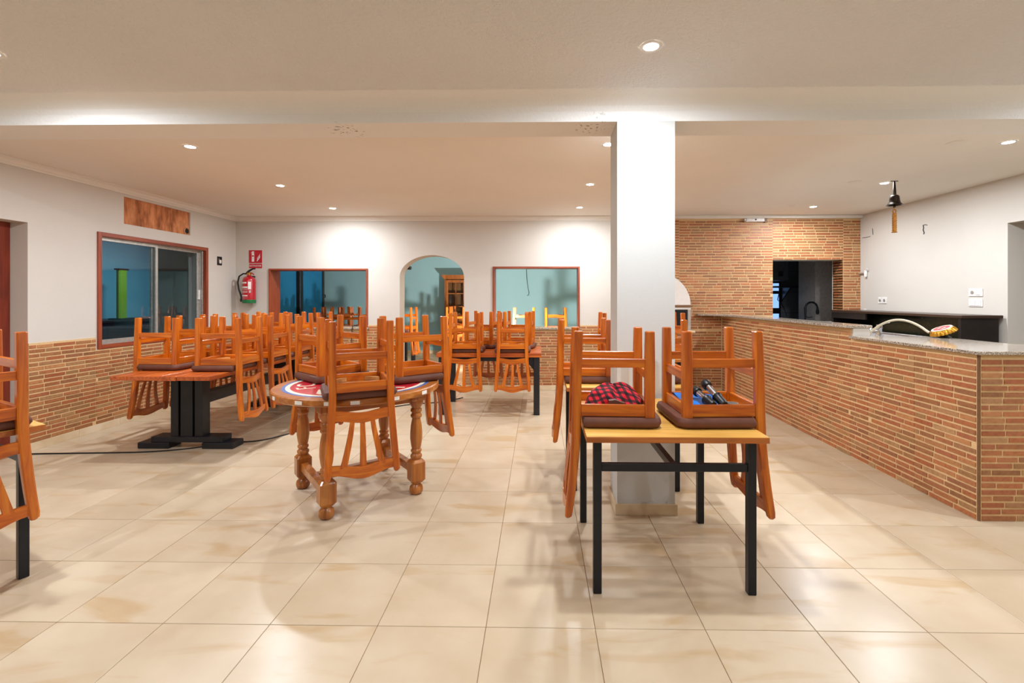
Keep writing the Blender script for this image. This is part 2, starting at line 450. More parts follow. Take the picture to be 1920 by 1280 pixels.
# floor: tiles are parts of it
floor = struct(B(XL-T, XR+T, YF-.2, YB+T, -.12, -.004).build('floor', 'grout'), 'beige marbled tile floor')
TS, GX, GY = .45, -.4845*.45, 4.2976*.45
g = .0013
tile_me = MB().box(-TS/2+g, TS/2-g, -TS/2+g, TS/2-g, -.008, 0).mesh('tile', 'floor_tile', bevel=.0012)
rest = MB(); tiles = []
for i in range(-12, 13):
    for j in range(-12, 12):
        x0, x1 = GX+i*TS, GX+(i+1)*TS; y0, y1 = GY+j*TS, GY+(j+1)*TS
        a0, a1 = max(x0, XL), min(x1, XR); b0, b1 = max(y0, YF), min(y1, YB)
        if a1-a0 < .02 or b1-b0 < .02: continue
        full = (a1-a0 > TS-.001 and b1-b0 > TS-.001)
        vis = y1 > 1.55 and -1.2*y1-.3 < (x0+x1)/2 < 1.12*y1+.3
        if vis: tiles.append((full, a0, a1, b0, b1))
        else: rest.box(a0+g, a1-g, b0+g, b1-g, -.008, 0)
tiles.sort(key=lambda t: t[3]); 
for k, (full, a0, a1, b0, b1) in enumerate(tiles):
    if k >= 300: rest.box(a0+g, a1-g, b0+g, b1-g, -.008, 0); continue
    if full:
        o = link('tile', tile_me, floor); o.location = ((a0+a1)/2, (b0+b1)/2, 0)
    else:
        o = MB().box(-(a1-a0)/2+g, (a1-a0)/2-g, -(b1-b0)/2+g, (b1-b0)/2-g, -.008, 0).build('tile', 'floor_tile', floor)
        o.location = ((a0+a1)/2, (b0+b1)/2, 0)
o = rest.build('tile_field', 'floor_tile', floor); o['kind'] = 'stuff'

# ------------------------------------------------------------------ brick cladding
PITCH, BH, BT = .0395, .0268, .004
brick_me = MB().box(-.5, .5, -.5, .5, 0, 1).mesh('brick', 'brick')          # unit brick: length, height, thickness
def bricks(face, rects, parent, n_obj=300, near=(0, 0, H)):
    """face(u, v, h): point on the cladding; rects: (u0, u1, z0, z1) clear areas"""
    items = []
    for (u0, u1, z0, z1) in rects:
        r = 0; z = z0+.005
        while z+BH < z1-.001:
            u = u0 + .004 - (random.random()*.12 if r % 2 else 0); r += 1
            while u < u1-.02:
                L = random.choice((.118, .15, .165, .18, .2, .13)); a, b = max(u, u0+.003), min(u+L, u1-.003)
                if u1-.003-b < .035: b = u1-.003
                if b-a > .025: items.append((a, b, z))
                u = b+.0115 if b > a else u+L
            z += PITCH
    ex, ez, en = face(1, 0, 0)-face(0, 0, 0), Vector((0, 0, 1)), face(0, 0, 1)-face(0, 0, 0)
    R = Matrix((ex, ez, en)).transposed().to_4x4()
    def size(it):
        p = face((it[0]+it[1])/2, it[2], 0); v = p-Vector(near); return -abs(v.dot(en))*(it[1]-it[0])/v.length**3
    items.sort(key=size)
    field = MB()
    for k, (a, b, z) in enumerate(items):
        zz = z+random.uniform(-.0012, .0012); t = BT*random.uniform(.7, 1.2)
        if k < n_obj:
            o = link('brick', brick_me, parent)
            o.matrix_world = Matrix.Translation(face((a+b)/2, zz+BH/2, 0)) @ R @ Matrix.Diagonal((b-a, BH, t, 1))
        else:
            q = [face(u, v, h) for h in (0, t) for (u, v) in ((a, zz), (b, zz), (b, zz+BH), (a, zz+BH))]
            field.add(q, [(4, 5, 6, 7), (0, 1, 5, 4), (1, 2, 6, 5), (2, 3, 7, 6), (3, 0, 4, 7)])
    if field.v:
        o = field.build('brick_field', 'brick_field', parent); o['kind'] = 'stuff'
random.seed(11)
WZ0, WZ1 = .072, .953
MT = .010
# left wall wainscot
holed('x', XL, XL+MT, DL[1], YB, WZ0-.002, WZ1, [(WL[0]-.035, WL[1]+.035, WL[2]-.035, 2)]).build('mortar_bed', 'mortar', wl)
fl = lambda u, v, h: Vector((XL+MT+h, u, v))
bricks(fl, [(DL[1], WL[0]-.035, WZ0, WZ1), (WL[0]-.035, WL[1]+.035, WZ0, WL[2]-.035), (WL[1]+.035, YB-MT, WZ0, WZ1)], wl)
# back wall wainscot
KX = 1.45
holed('y', YB-MT, YB, XL+MT, KX, WZ0-.002, WZ1, [(AR[0], AR[1], 0, 2), (W1[0], W1[1], W1[2], 2), (W2[0], W2[1], W2[2], 2)]).build('mortar_bed', 'mortar', wb)
fb = lambda u, v, h: Vector((u, YB-MT-h, v))
bricks(fb, [(XL+MT, W1[0], WZ0, WZ1), (W1[0], W1[1], WZ0, W1[2]-.03), (W1[1], AR[0], WZ0, WZ1), (AR[1], W2[0], WZ0, WZ1), (W2[0], W2[1], WZ0, W2[2]-.03), (W2[1], KX, WZ0, WZ1)], wb)
# kitchen cladding, full height, with the serving hatch
kc = struct(holed('y', YB-MT, YB, KX, XR, 0, 2.505, [KO]).build('wall_kitchen', 'mortar'), 'full-height brick-tile cladding around the serving hatch')
bricks(fb, [(KX, 2.05, .04, 2.5), (2.05, 2.66, .9, 2.5), (2.66, KO[0], 1.1, 2.5), (KO[0], KO[1], KO[3], 2.5), (KO[1], XR, .9, 2.5), (2.05, 2.66, .04, .9)], kc, 290)
# hatch reveal on its right side
B(KO[1]-.0, KO[1]+.012, YB, YB+T-.02, KO[2], KO[3]).build('hatch_reveal', 'mortar', kc)
mbk = MB(); random.seed(3)
z = KO[2]+.006
while z+BH < KO[3]:
    y = YB-.004
    while y < YB+T-.03:
        L = random.uniform(.07, .14); e = min(y+L, YB+T-.025)
        mbk.box(KO[1]-.004, KO[1]+.002, y, e, z, z+BH); y = e+.011
    z += PITCH
o = mbk.build('reveal_brick_field', 'brick_field', kc); o['kind'] = 'stuff'
# skirting tiles
def skirt(axis, p, s, a, b, parent):
    u = a
    while u < b-.03:
        e = min(u+.448, b)
        if axis == 'x': q = B(min(p, p+s*.012), max(p, p+s*.012), u, e, 0, .07)
        else: q = B(u, e, min(p, p+s*.012), max(p, p+s*.012), 0, .07)
        q.build('skirting_tile', 'skirting_tile', parent, bevel=.0015); u = e+.002
bl = struct(B(XL, XL+.004, DL[1], YB, 0, .068).build('baseboard_left', 'grout'), 'beige tile skirting under the left brick wainscot')
skirt('x', XL+.004, 1, DL[1], YB-.02, bl)
for k, (a, b) in enumerate(((XL+.02, AR[0]), (AR[1], 2.3))):
    bb = struct(B(a, b, YB-.004, YB, 0, .068).build('baseboard_back', 'grout'), 'beige tile skirting under the back brick wainscot' if k else 'beige tile skirting between the corner and the arch')
    skirt('y', YB-.004, -1, a, b, bb)

# ------------------------------------------------------------------ windows, doors
def frame_bars(x0, x1, z0, z1, wv, y0, y1, parent, mats, axis='y', bottom=True, names=('jamb', 'head', 'sill')):
    """four bars of a frame in the plane across `axis`"""
    def bx(a, b, c, d):
        return B(a, b, y0, y1, c, d) if axis == 'y' else B(y0, y1, a, b, c, d)
    bx(x0, x0+wv, z0, z1).build(names[0], mats[0], parent, bevel=.002); bx(x1-wv, x1, z0, z1).build(names[0], mats[0], parent, bevel=.002)
    bx(x0+wv, x1-wv, z1-wv, z1).build(names[1], mats[1], parent, bevel=.002)
    if bottom: bx(x0+wv, x1-wv, z0, z0+wv).build(names[2], mats[1], parent, bevel=.002)
# sliding window
win = bpy.data.objects.new('window_1', None); C.objects.link(win); win.location = (XL, WL[0], WL[2]); struct(win, 'aluminium sliding window in a red-brown wooden frame')
win.location = (0, 0, 0)
frame_bars(WL[0]-.012, WL[1]+.012, WL[2]-.03, WL[3]+.012, .042, XL-.06, XL+.016, win, ('window_wood_z', 'window_wood_y'), 'x', names=('casing', 'casing', 'casing'))
frame_bars(WL[0]+.02, WL[1]-.02, WL[2]+.01, WL[3]-.02, .014, XL-.12, XL-.03, win, ('aluminium', 'aluminium'), 'x', names=('track_jamb', 'track_head', 'track_sill'))
ym = (WL[0]+WL[1])/2
for k, (a, b, px_) in enumerate(((WL[0]+.034, ym+.022, XL-.055), (ym-.022, WL[1]-.034, XL-.095))):
    sash = bpy.data.objects.new('sash', None); C.objects.link(sash); sash.parent = win
    frame_bars(a, b, WL[2]+.024, WL[3]-.034, .034, px_-.014, px_+.014, sash, ('aluminium', 'aluminium'), 'x', names=('stile', 'rail', 'rail'))
    B(px_-.003, px_+.003, a+.03, b-.03, WL[2]+.05, WL[3]-.06).build('pane', 'window_glass', sash)
    yh = a+.016 if k == 0 else b-.016
    B(px_+.012, px_+.034, yh-.012, yh+.012, 1.33, 1.46).build('latch', 'white_plastic', sash, bevel=.004)
# openings in the back wall: wooden linings and granite sills
for k, W in enumerate((W1, W2)):
    wn = bpy.data.objects.new('window_%d' % (k+2), None); C.objects.link(wn); struct(wn, 'unglazed opening with red-brown wooden lining left of the arch' if k == 0 else 'unglazed opening with red-brown wooden lining right of the arch')
    x0, x1, z0, z1 = W; t = .024
    B(x0, x0+t, YB-.02, YB+T, z0, z1).build('lining', 'window_wood_z', wn, bevel=.002)
    B(x1-t, x1, YB-.02, YB+T, z0, z1).build('lining', 'window_wood_z', wn, bevel=.002)
    B(x0+t, x1-t, YB-.02, YB+T, z1-t, z1).build('lining', 'window_wood_x', wn, bevel=.002)
    B(x0-.02, x1+.02, YB-.05, YB-.002, z0-.03, z0-.004).build('sill_nosing', 'granite', wn, bevel=.003)
    B(x0, x1, YB-.002, YB+T+.02, z0-.0, z0+.006).build('sill', 'granite', wn)
    for (xx, zz) in ((x0+t, 1.52),):
        MB().lathe([(0, 0), (.006, 0), (.004, .006), (0, .007)], 8, (xx, YB+.14, zz), False, Mx).build('screw_hook', 'chrome', wn)
# red-brown door in the left wall
dr = struct(B(XL-.2, XL-.155, DL[0], DL[1], 0, DL[3]).build('door_1', 'red_door_wood', bevel=.003), 'red-brown wooden door deep in the left wall')
for (a, b, c, d) in ((.1, .45, .2, .95), (.56, .91, .2, .95), (.1, .45, 1.1, 1.85), (.56, .91, 1.1, 1.85)):
    B(XL-.157, XL-.148, DL[0]+a, DL[0]+b, c, d).build('panel', 'red_door_wood', dr, bevel=.004)
# passage behind the doorway in the right wall
struct(B(XR+1.35, XR+1.45, 2.6, 6.2, 0, 2.5).build('wall_passage', 'light_tile'), 'pale tiled wall of the passage behind the bar')
struct(B(XR+.12, XR+1.4, DR[1]+.08, DR[1]+.18, 0, 2.5).build('wall_passage_end', 'light_tile'))
struct(B(XR+.12, XR+1.45, 2.6, 2.7, 0, 2.5).build('wall_passage_near', 'light_tile'))
struct(B(XR+.1, XR+1.45, 2.6, 6.2, 2.5, 2.6).build('ceiling_passage', 'ceiling_smooth'))
struct(B(XR, XR+1.45, 2.6, 6.2, -.1, -.002).build('floor_passage', 'skirting_tile'))
for z in (.55, 1.05, 1.55):
    B(XR+.12, XR+1.35, DR[1]+.078, DR[1]+.0805, z, z+.003).build('tile_joint', 'grout', bpy.data.objects['wall_passage_end'])

# ------------------------------------------------------------------ dining room beyond the back wall
Y2 = 11.35; X2 = -5.3
af = struct(B(X2-.1, XR+.3, Y2, Y2+.1, 0, 2.7).build('wall_far', 'wall_aqua'), 'aqua wall of the far dining room')
struct(B(X2-.1, X2, YB+T, Y2, 0, 2.7).build('wall_far_left', 'wall_blue'), 'blue wall of the far dining room')
struct(B(2.2, 2.3, YB+T, Y2, 0, 2.7).build('wall_far_right', 'wall_aqua'))
struct(B(X2, 2.3, YB+T, Y2, 2.6, 2.7).build('ceiling_far', 'ceiling_smooth'))
ff = struct(B(X2, 2.3, YB+T, Y2, -.1, 0).build('floor_far', 'skirting_tile'), 'beige floor of the far dining room')
mb = MB()
for i in range(17): mb.box(X2+i*.45, X2+i*.45+.004, YB+T, Y2, -.001, .0008)
for j in range(10): mb.box(X2, 2.3, YB+T+j*.45, YB+T+j*.45+.004, -.001, .0008)
mb.build('joint_field', 'grout', ff)['kind'] = 'stuff'
B(X2, 2.2, Y2-.012, Y2, 0, .075).build('skirting', 'skirting_tile', af)
# blue door leaf ajar at the blue wall
bd = bpy.data.objects.new('door_2', None); C.objects.link(bd); struct(bd, 'blue door ajar against the blue wall')
bd.location = (X2+.02, 10.30, 0); bd.rotation_euler = (0, 0, math.radians(-3))
B(0, .045, 0, .92, 0, 2.2).build('leaf', 'wall_blue', bd, bevel=.004)
B(-.01, .075, -.13, -.0, 0, 2.3).build('jamb', 'black_panel', bd, bevel=.004)
B(.02, .07, .86, .93, 0, 2.2).build('stile', 'black_panel', bd, bevel=.003)
hk = MB().tube([(.07, .89, 1.36), (.11, .89, 1.36), (.11, .89, 1.42), (.11, .85, 1.42)], .012, 8).build('handle', 'black_metal', bd, smooth=60)

# ------------------------------------------------------------------ terrace beyond the sliding window
TX = -8.2
tw = struct(B(TX-.1, TX, 3.2, 12.6, 0, 2.8).build('wall_terrace', 'terrace_wall'), 'blue-grey wall of the room behind the sliding window')
struct(B(TX, X2-.1, 12.5, 12.6, 0, 2.8).build('wall_terrace_end', 'terrace_wall'))
struct(B(TX, XL-T, 3.2, 3.3, 0, 2.8).build('wall_terrace_near', 'terrace_wall'))
struct(B(TX, XL-T, 3.2, 12.6, 2.7, 2.8).build('ceiling_terrace', 'terrace_wall'))
struct(B(TX, XL-T, 3.2, 12.6, -.1, 0).build('floor_terrace', 'terrace_dark'))
ct = thing('service_counter', 'dark low counter in the room behind the sliding window', 'counter', (TX+.38, 7.2, 0))
B(-.35, .25, -2.2, 3.0, 0, .92).build('body', 'terrace_dark', ct); B(-.35, .3, -2.2, 3.0, .92, .96).build('top', 'black_panel', ct, bevel=.004)
pv = thing('counter_post', 'yellow-green upright post standing on the dark counter', 'post', on_x(228, 606, TX+.55))  # plain coloured upright, holds no lamp
pv.location.z = .96
MB().sweep([(0, 0, 0), (0, 0, .02), (0, 0, .021)], .24, .3).build('foot', 'black_plastic', pv)
MB().sweep([(0, 0, .02), (0, 0, .90)], .08, .17, .02).build('post', 'yellow_green', pv)
B(-.05, .05, -.105, .105, .9, .93).build('cap', 'black_plastic', pv, bevel=.005)
wd = struct(B(TX+.02, TX+.08, 10.9, 12.3, 0, 2.3).build('door_3', 'black_panel', bevel=.01), 'dark door in the room behind the sliding window')
mk = struct(B(TX+.02, TX+.06, 10.4, 10.88, 0, 2.3).build('terrace_panel', 'terrace_blue'), 'darker blue panel behind the sliding window')
L = bpy.data.lights.new('terrace_fill_light', 'AREA'); L.shape = 'DISK'; L.size = .5; L.energy = 78; L.color = (.5, .9, 1)  # added cool fill light, brightens the room behind the sliding window
lo = bpy.data.objects.new('terrace_fill_light', L); C.objects.link(lo); lo.location = (-6.3, 6.6, 2.64)
tl = thing('terrace_fill_lamp', 'round cool fill lamp added to light the room behind the sliding window', 'lamp', (-6.3, 8.3, 2.7))
lo.parent = tl; lo.location = (0, 0, -.065)
MB().lathe([(0, 0), (.27, 0), (.27, -.03), (.25, -.05), (0, -.06)], 28).build('diffuser', 'white_plastic', tl, smooth=40)

# ------------------------------------------------------------------ kitchen beyond the hatch
kw = struct(B(2.3, 5.5, 9.2, 9.3, 0, 2.6).build('wall_kitchen_far', 'kitchen_wall'), 'grey tiled kitchen wall beyond the hatch')
for z in (1.06, 1.46, 1.86): B(3.0, 5.4, 9.196, 9.2, z, z+.005).build('tile_joint', 'dark_gap', kw)
struct(B(2.3, 5.5, YB+T, 9.2, 2.5, 2.6).build('ceiling_kitchen', 'kitchen_wall'))
struct(B(2.3, 5.5, YB+T, 9.2, -.1, 0).build('floor_kitchen', 'kitchen_wall'))
struct(B(5.3, 5.4, YB+T, 9.2, 0, 2.6).build('wall_kitchen_right', 'kitchen_wall'))
struct(B(4.66, 5.3, 8.0, 8.5, 0, 2.6).build('kitchen_pier', 'light_tile'), 'pale tiled pier in the kitchen')
kwn = struct(bpy.data.objects.new('window_4', None), 'pale blue daylight window at the left of the kitchen'); C.objects.link(kwn)
q0, q1 = on_y(1444, 531, 9.19), on_y(1461, 592, 9.19)
B(q0.x-.1, q1.x, 9.185, 9.196, q1.z-.1, q0.z).build('pane', 'kitchen_daylight', kwn)
frame_bars(q0.x-.14, q1.x+.02, q1.z-.14, q0.z+.03, .03, 9.17, 9.2, kwn, ('black_metal', 'black_metal'))
zt = on_y(1455, 548, 9.19).z; B(q0.x-.1, q1.x, 9.175, 9.19, zt-.03, zt+.03).build('transom', 'black_metal', kwn)
zt = on_y(1455, 582, 9.19).z; B(q0.x-.1, q1.x, 9.17, 9.19, zt-.06, zt+.05).build('transom', 'black_metal', kwn)
bo = thing('water_heater', 'grey box water heater on the kitchen wall', 'water heater', (0, 0, 0))
a, b = on_y(1446, 470, 8.9), on_y(1477, 526, 8.9)
B(a.x-.1, b.x, 8.85, 9.19, b.z, a.z+.1).build('casing', 'grey_tile', bo, bevel=.015)
a, b = on_y(1459, 508, 8.85), on_y(1468, 518, 8.85); B(a.x, b.x, 8.845, 8.852, b.z, a.z).build('rating_plate', 'black_panel', bo)
sh = thing('wall_shelf', 'black kitchen shelf on triangular brackets', 'shelf', (0, 0, 0))
a, b = on_y(1453, 536, 8.85), on_y(1537, 532, 8.85)
B(a.x, b.x+.03, 8.82, 9.19, a.z-.03, a.z).build('board', 'black_panel', sh, bevel=.003)
for x in (a.x+.28, b.x-.03):
    MB().prism([(9.19, a.z-.03), (8.85, a.z-.03), (9.19, a.z-.3)], x, x+.02, 'x').build('bracket', 'black_panel', sh)
kc2 = thing('kitchen_worktop', 'steel worktop inside the serving hatch', 'worktop', (0, 0, 0))
B(2.9, 4.66, 7.4, 8.0, .94, .98).build('top', 'steel', kc2, bevel=.004)
for x in (2.95, 3.8, 4.6):
    for y in (7.45, 7.95): B(x-.02, x+.02, y-.02, y+.02, 0, .94).build('leg', 'steel', kc2)
fa = thing('spring_tap', 'black spring-neck kitchen tap', 'tap', on_y(1510, 597, 7.9)); fa.location.z = .98
pts = [(0, 0, 0), (0, 0, .2)]+[(.1-.1*math.cos(PI*i/10), 0, .2+.1*math.sin(PI*i/10)) for i in range(1, 11)]+[(.2, 0, .16)]
MB().tube(pts, [.018 if i % 2 else .014 for i in range(len(pts))], 10).build('spring_neck', 'black_metal', fa, smooth=60)
MB().lathe([(0, .1), (.02, .1), (.026, .14), (.02, .19), (0, .19)], 12, (.2, 0, 0)).build('spray_head', 'black_metal', fa, smooth=50)
MB().tube([(0, 0, .06), (.06, 0, .05), (.12, 0, .055)], .006, 6).build('lever', 'black_metal', fa)
hz = thing('hanging_hose', 'thin black hose hanging under the kitchen shelf', 'hose', (0, 0, 0))
MB().tube([on_y(x, y, 8.86) for x, y in ((1461, 538), (1461, 548), (1458, 562), (1464, 567), (1468, 575), (1472, 583), (1474, 592))], .008, 6).build('hose', 'black_plastic', hz, smooth=60)

# ------------------------------------------------------------------ downlights
def downlight(x, y, z, label, group=None, col=LAMP_COL, watts=LAMP_W):
    t = thing('ceiling_downlight', label, 'ceiling light', (x, y, z), 0, 'recessed ceiling downlights')
    MB().lathe([(.036, -.0005), (.036, -.003), (.050, -.005), (.056, -.003), (.056, -.0005)], 24, caps=False).build('trim_ring', 'white_plastic', t, smooth=50)
    MB().lathe([(0, -.0035), (.037, -.0035), (.037, -.001), (0, -.001)], 24, caps=False).build('led_lens', 'led', t)
    L = bpy.data.lights.new('downlight', 'AREA'); L.shape = 'DISK'; L.size = .072; L.energy = watts; L.color = col
    o = bpy.data.objects.new('downlight', L); C.objects.link(o); o.parent = t; o.location = (0, 0, -.008)
rows = (3.66, 4.95, 6.22); cols = (-2.75, .54, 3.6)
cn = ('over the plank table by the sliding window', 'over the aisle behind the pillar', 'over the bar')
rn = ('nearest the beam', 'second from the beam', 'nearest the back wall')
for ix, x in enumerate(cols):
    for iy, y in enumerate(rows):
        downlight(x, y, ZC, 'lit recessed downlight %s, %s' % (cn[ix], rn[iy]))
fl_ = ('by the red-brown door', 'before the pillar', 'before the bar end')
for ix, x in enumerate((-2.78, .555, 3.65)):
    for iy, y in enumerate((2.33, .55)):
        downlight(x, y, ZF, 'downlight in the stippled ceiling %s, %s' % (fl_[ix], ('closest to the beam', 'second from the beam', 'third from the beam')[iy]))
for k, (x, y) in enumerate(((1793, 268), (1603, 341), (1485, 386))):
    p = on_z(x, y, ZC)
    t = tag(MB().lathe([(0, -.004), (.058, -.006), (.068, -.002), (.068, .002), (0, .002)], 28, caps=False).build('blanking_plate', 'cover_plate', smooth=40),
            'round blanking plate on the ceiling %s' % ('beside the beam above the bar', 'beside the hanging bell', 'nearest the brick wall')[k], 'cover plate', 'round ceiling blanking plates')
    t.location = p

# ------------------------------------------------------------------ chairs (upside down: z = 0 is the table they rest on)
SH = .462
def make_chair():
    t = thing('dining_chair', '', 'chair')
    xp, yb, yf = .160, -.176, .172
    # cushion
    mb = MB(); out = []
    hw, y0, y1, r = .210, -.150, .228, .055
    for (cx_, cy_, a0, rr) in ((hw-r, y1-r, 0, r), (-hw+r, y1-r, 90, r), (-hw+.02, y0+.02, 180, .02), (hw-.02, y0+.02, 270, .02)):
        for i in range(6): a = math.radians(a0+18*i); out.append((cx_+rr*math.cos(a), cy_+rr*math.sin(a)))
    cy_m = (y0+y1)/2
    rings = []
    for s, z in ((.0, .002), (.86, .0), (.955, .006), (1, .022), (.995, .036), (.965, .05), (.0, .051)):
        rings.append([(x*s, cy_m+(y-cy_m)*s, z) for x, y in out])
    mb.loops(rings, False); mb.build('cushion', 'cushion', t, smooth=50)
    B(-.155, .155, -.165, .165, .05, .057).build('seat_board', 'plywood', t)
    # aprons
    z0, z1 = .052, .108
    for s in (-1, 1): B(s*xp-.011, s*xp+.011, yb+.02, yf-.02, z0, z1).build('side_apron', 'pine_y', t, bevel=.002)
    B(-xp+.02, xp-.02, yf-.011, yf+.011, z0, z1).build('front_apron', 'pine_x', t, bevel=.002)
    B(-xp+.018, xp-.018, yb-.011, yb+.011, z0, z1).build('rear_apron', 'pine_x', t, bevel=.002)
    for s in (-1, 1):
        MB().prism([(s*.138, .085), (s*.138, .115), (s*.085, .16), (s*.055, .16)], .06, .085).build('corner_block', 'plywood', t)
    # legs
    for s in (-1, 1):
        MB().sweep([(s*xp, yf, .05), (s*xp, yf, .3), (s*xp, yf+.001, SH-.004), (s*xp, yf+.001, SH)], [.046, .046, .042, .036], [.046, .046, .042, .036], .006).build('front_leg', 'pine_z', t)
        pts = [(s*xp, yb+.008, SH), (s*xp, yb+.008, SH-.004), (s*xp, yb, .25), (s*xp, yb-.003, .05), (s*(xp+.004), yb-.006, -.06), (s*(xp+.011), yb-.014, -.17),
               (s*(xp+.02), yb-.026, -.29), (s*(xp+.029), yb-.040, -.395), (s*(xp+.030), yb-.043, -.418), (s*(xp+.028), yb-.045, -.428)]
        MB().sweep(pts, [.034, .039, .039, .039, .039, .039, .039, .039, .034, .020], [.036, .042, .044, .046, .044, .042, .040, .036, .032, .02], .006).build('back_post', 'pine_z', t)
    # stretchers
    for s in (-1, 1): B(s*xp-.0105, s*xp+.0105, yb+.018, yf-.018, SH-.175, SH-.133).build('side_stretcher', 'pine_y', t, bevel=.002)
    B(-xp+.018, xp-.018, yf-.0105, yf+.0105, SH-.24, SH-.198).build('front_stretcher', 'pine_x', t, bevel=.002)
    B(-xp+.018, xp-.018, yb-.0105, yb+.0105, SH-.225, SH-.183).build('rear_stretcher', 'pine_x', t, bevel=.002)
    # back: rails bowed, slats fanned
    def rail(xa, top, bot, yfun, th, name):
        n = 12; rings = []
        for i in range(n+1):
            x = -xa+2*xa*i/n; q = x/xa; y = yfun(q)
            rings.append([(x, y-th/2, top(q)), (x, y+th/2, top(q)), (x, y+th/2, bot(q)), (x, y-th/2, bot(q))])
        MB().loops(rings).build(name, 'pine_x', t, bevel=.002)
    bow = lambda q: .5+.5*math.cos(PI*q)
    rail(xp-.008, lambda q: -.052-.016*bow(q), lambda q: -.108-.018*bow(q), lambda q: yb-.010-.012*bow(q), .02, 'lower_back_rail')
    rail(xp+.012, lambda q: -.352-.018*bow(q), lambda q: -.405-.032*bow(q), lambda q: yb-.037-.018*bow(q), .022, 'crest_rail')
    for k in (-1, 0, 1):
        pts = []; ws = []
        for i in range(7):
            f = i/6; z = -.115-.255*f
            x = k*(.056+.05*f**1.5+.004*math.sin(PI*f)); y = yb-.020-.028*f-.008*math.sin(PI*f)
            pts.append((x, y, z)); ws.append(.026+.012*f)
        MB().sweep(pts, ws, .012, .002).build('slat', 'pine_z', t)
    return t
proto_used = [False]; proto = make_chair()
def chair(x, y, z, ox, oy, label, group):
    """back posts' centre at (x, y); (ox, oy) points outwards, from seat to back"""
    n = math.hypot(ox, oy); ox, oy = ox/n, oy/n
    if proto_used[0]: t = copy_tree(proto)
    else: t = proto; proto_used[0] = True
    # local -y is outwards
    t.rotation_euler = (0, 0, math.atan2(oy, ox)+PI/2)
    t.location = (x-ox*.176, y-oy*.176, z)
    t['label'] = label; t['category'] = 'chair'; t['group'] = group
    return t

# ------------------------------------------------------------------ plank table by the left wall
PZ = .718
pt = thing('plank_table', 'long orange plank table on a black trestle base beside the sliding window', 'table', (-3.08, 5.0, 0))
n = 6; wdt = .825/n
for i in range(n):
    e = random.uniform(0, .014)
    B(-.41+i*wdt+.001, -.41+(i+1)*wdt-.001, -1.25+e, 1.27, PZ-.035, PZ).build('plank', 'plank_y', pt, bevel=.002)
for yy in (-.76, .85):
    pd = MB()
    for a, b in ((-.165, -.095), (-.075, .035), (.055, .13)): 
        B(a-.085, b-.085, yy-.05, yy+.05, .1, PZ-.09).build('post', 'black_wood', pt, bevel=.004)
    B(-.35, .25, yy-.055, yy+.055, PZ-.09, PZ-.035).build('bearer', 'black_wood', pt, bevel=.004)
    B(-.415, .235, yy-.07, yy+.07, .055, .105).build('sledge', 'black_wood', pt, bevel=.005)
    for s in (-1, 1): B(min(s*.15, s*.435)-.095, max(s*.15, s*.435)-.095, yy-.08, yy+.08, 0, .055).build('foot', 'black_wood', pt, bevel=.006)
B(-.14, -.055, -.71, .80, .36, .47).build('stretcher', 'black_wood', pt, bevel=.004)
B(-.145, -.05, -.95, 1.05, PZ-.085, PZ-.036).build('spine', 'black_wood', pt, bevel=.003)
for s, yy in ((1, -.71), (-1, .80)):
    MB().prism([(yy, .36), (yy+s*.13, .36), (yy+s*.10, .29), (yy, .22)], -.135, -.06, 'x').build('bracket', 'black_wood', pt, bevel=.003)
ordn = ('first', 'second', 'third', 'fourth')
for i, yy in enumerate((4.2, 4.69, 5.2, 5.70)):
    j = random.uniform(-.03, .03)
    chair(-2.612, yy, PZ, 1, j, '%s upturned chair from the red-brown door end, plank table, aisle side' % ordn[i], 'upturned chairs on the plank table')
    chair(-3.545, yy+.03+j, PZ, -1, j, '%s upturned chair from the red-brown door end, plank table, wall side' % ordn[i], 'upturned chairs on the plank table')

# ------------------------------------------------------------------ round table
RZ, RR = .757, .55
rt = thing('round_table', 'round wooden table with turned legs and a painted red emblem', 'table', (-1.268, 3.29, 0), math.radians(39.5))
MB().lathe([(0, RZ-.047), (RR-.012, RZ-.047), (RR, RZ-.04), (RR+.003, RZ-.02), (RR, RZ-.006), (RR-.008, RZ), (0, RZ)], 72, caps=False).build('top', 'round_table_wood_x', rt, smooth=30)
a = .296
for sx, sy in ((-1, -1), (-1, 1), (1, -1), (1, 1)):
    lg = link('leg', None, rt); lg.location = (sx*a, sy*a, 0)
    MB().lathe([(0, 0), (.030, 0), (.043, .012), (.047, .032), (.043, .054), (.031, .066), (.029, .072), (.036, .078), (.036, .084)], 22).build('bun_foot', 'round_table_wood_z', lg, smooth=50)
    MB().sweep([(0, 0, .082), (0, 0, .1), (0, 0, .222), (0, 0, .24)], [.07, .098, .098, .07], [.07, .098, .098, .07], .008).build('block', 'round_table_wood_z', lg)
    MB().lathe([(.034, .236), (.032, .246), (.040, .256), (.040, .268), (.032, .276), (.030, .285), (.037, .294), (.037, .304), (.030, .312), (.036, .34), (.042, .385), (.041, .43), (.036, .48),
                (.029, .515), (.028, .525), (.037, .532), (.039, .545), (.031, .556), (.030, .564), (.039, .572), (.038, .586), (.030, .595), (.034, .606), (.048, .626), (.05, .64), (.05, .66)], 24).build('turning', 'round_table_wood_z', lg, smooth=50)
    MB().sweep([(0, 0, .648), (0, 0, .66), (0, 0, RZ-.047)], [.09, .104, .104], [.09, .104, .104], .004).build('head_block', 'round_table_wood_z', lg)
for s in (-1, 1):
    B(-a, a, s*a-.014, s*a+.014, RZ-.12, RZ-.047).build('apron', 'round_table_wood_x', rt, bevel=.002)
    B(s*a-.014, s*a+.014, -a, a, RZ-.12, RZ-.047).build('apron', 'round_table_wood_x', rt, bevel=.002)
    B(s*a-.024, s*a+.024, -a+.045, a-.045, .135, .19).build('side_stretcher', 'round_table_wood_x', rt, bevel=.003)
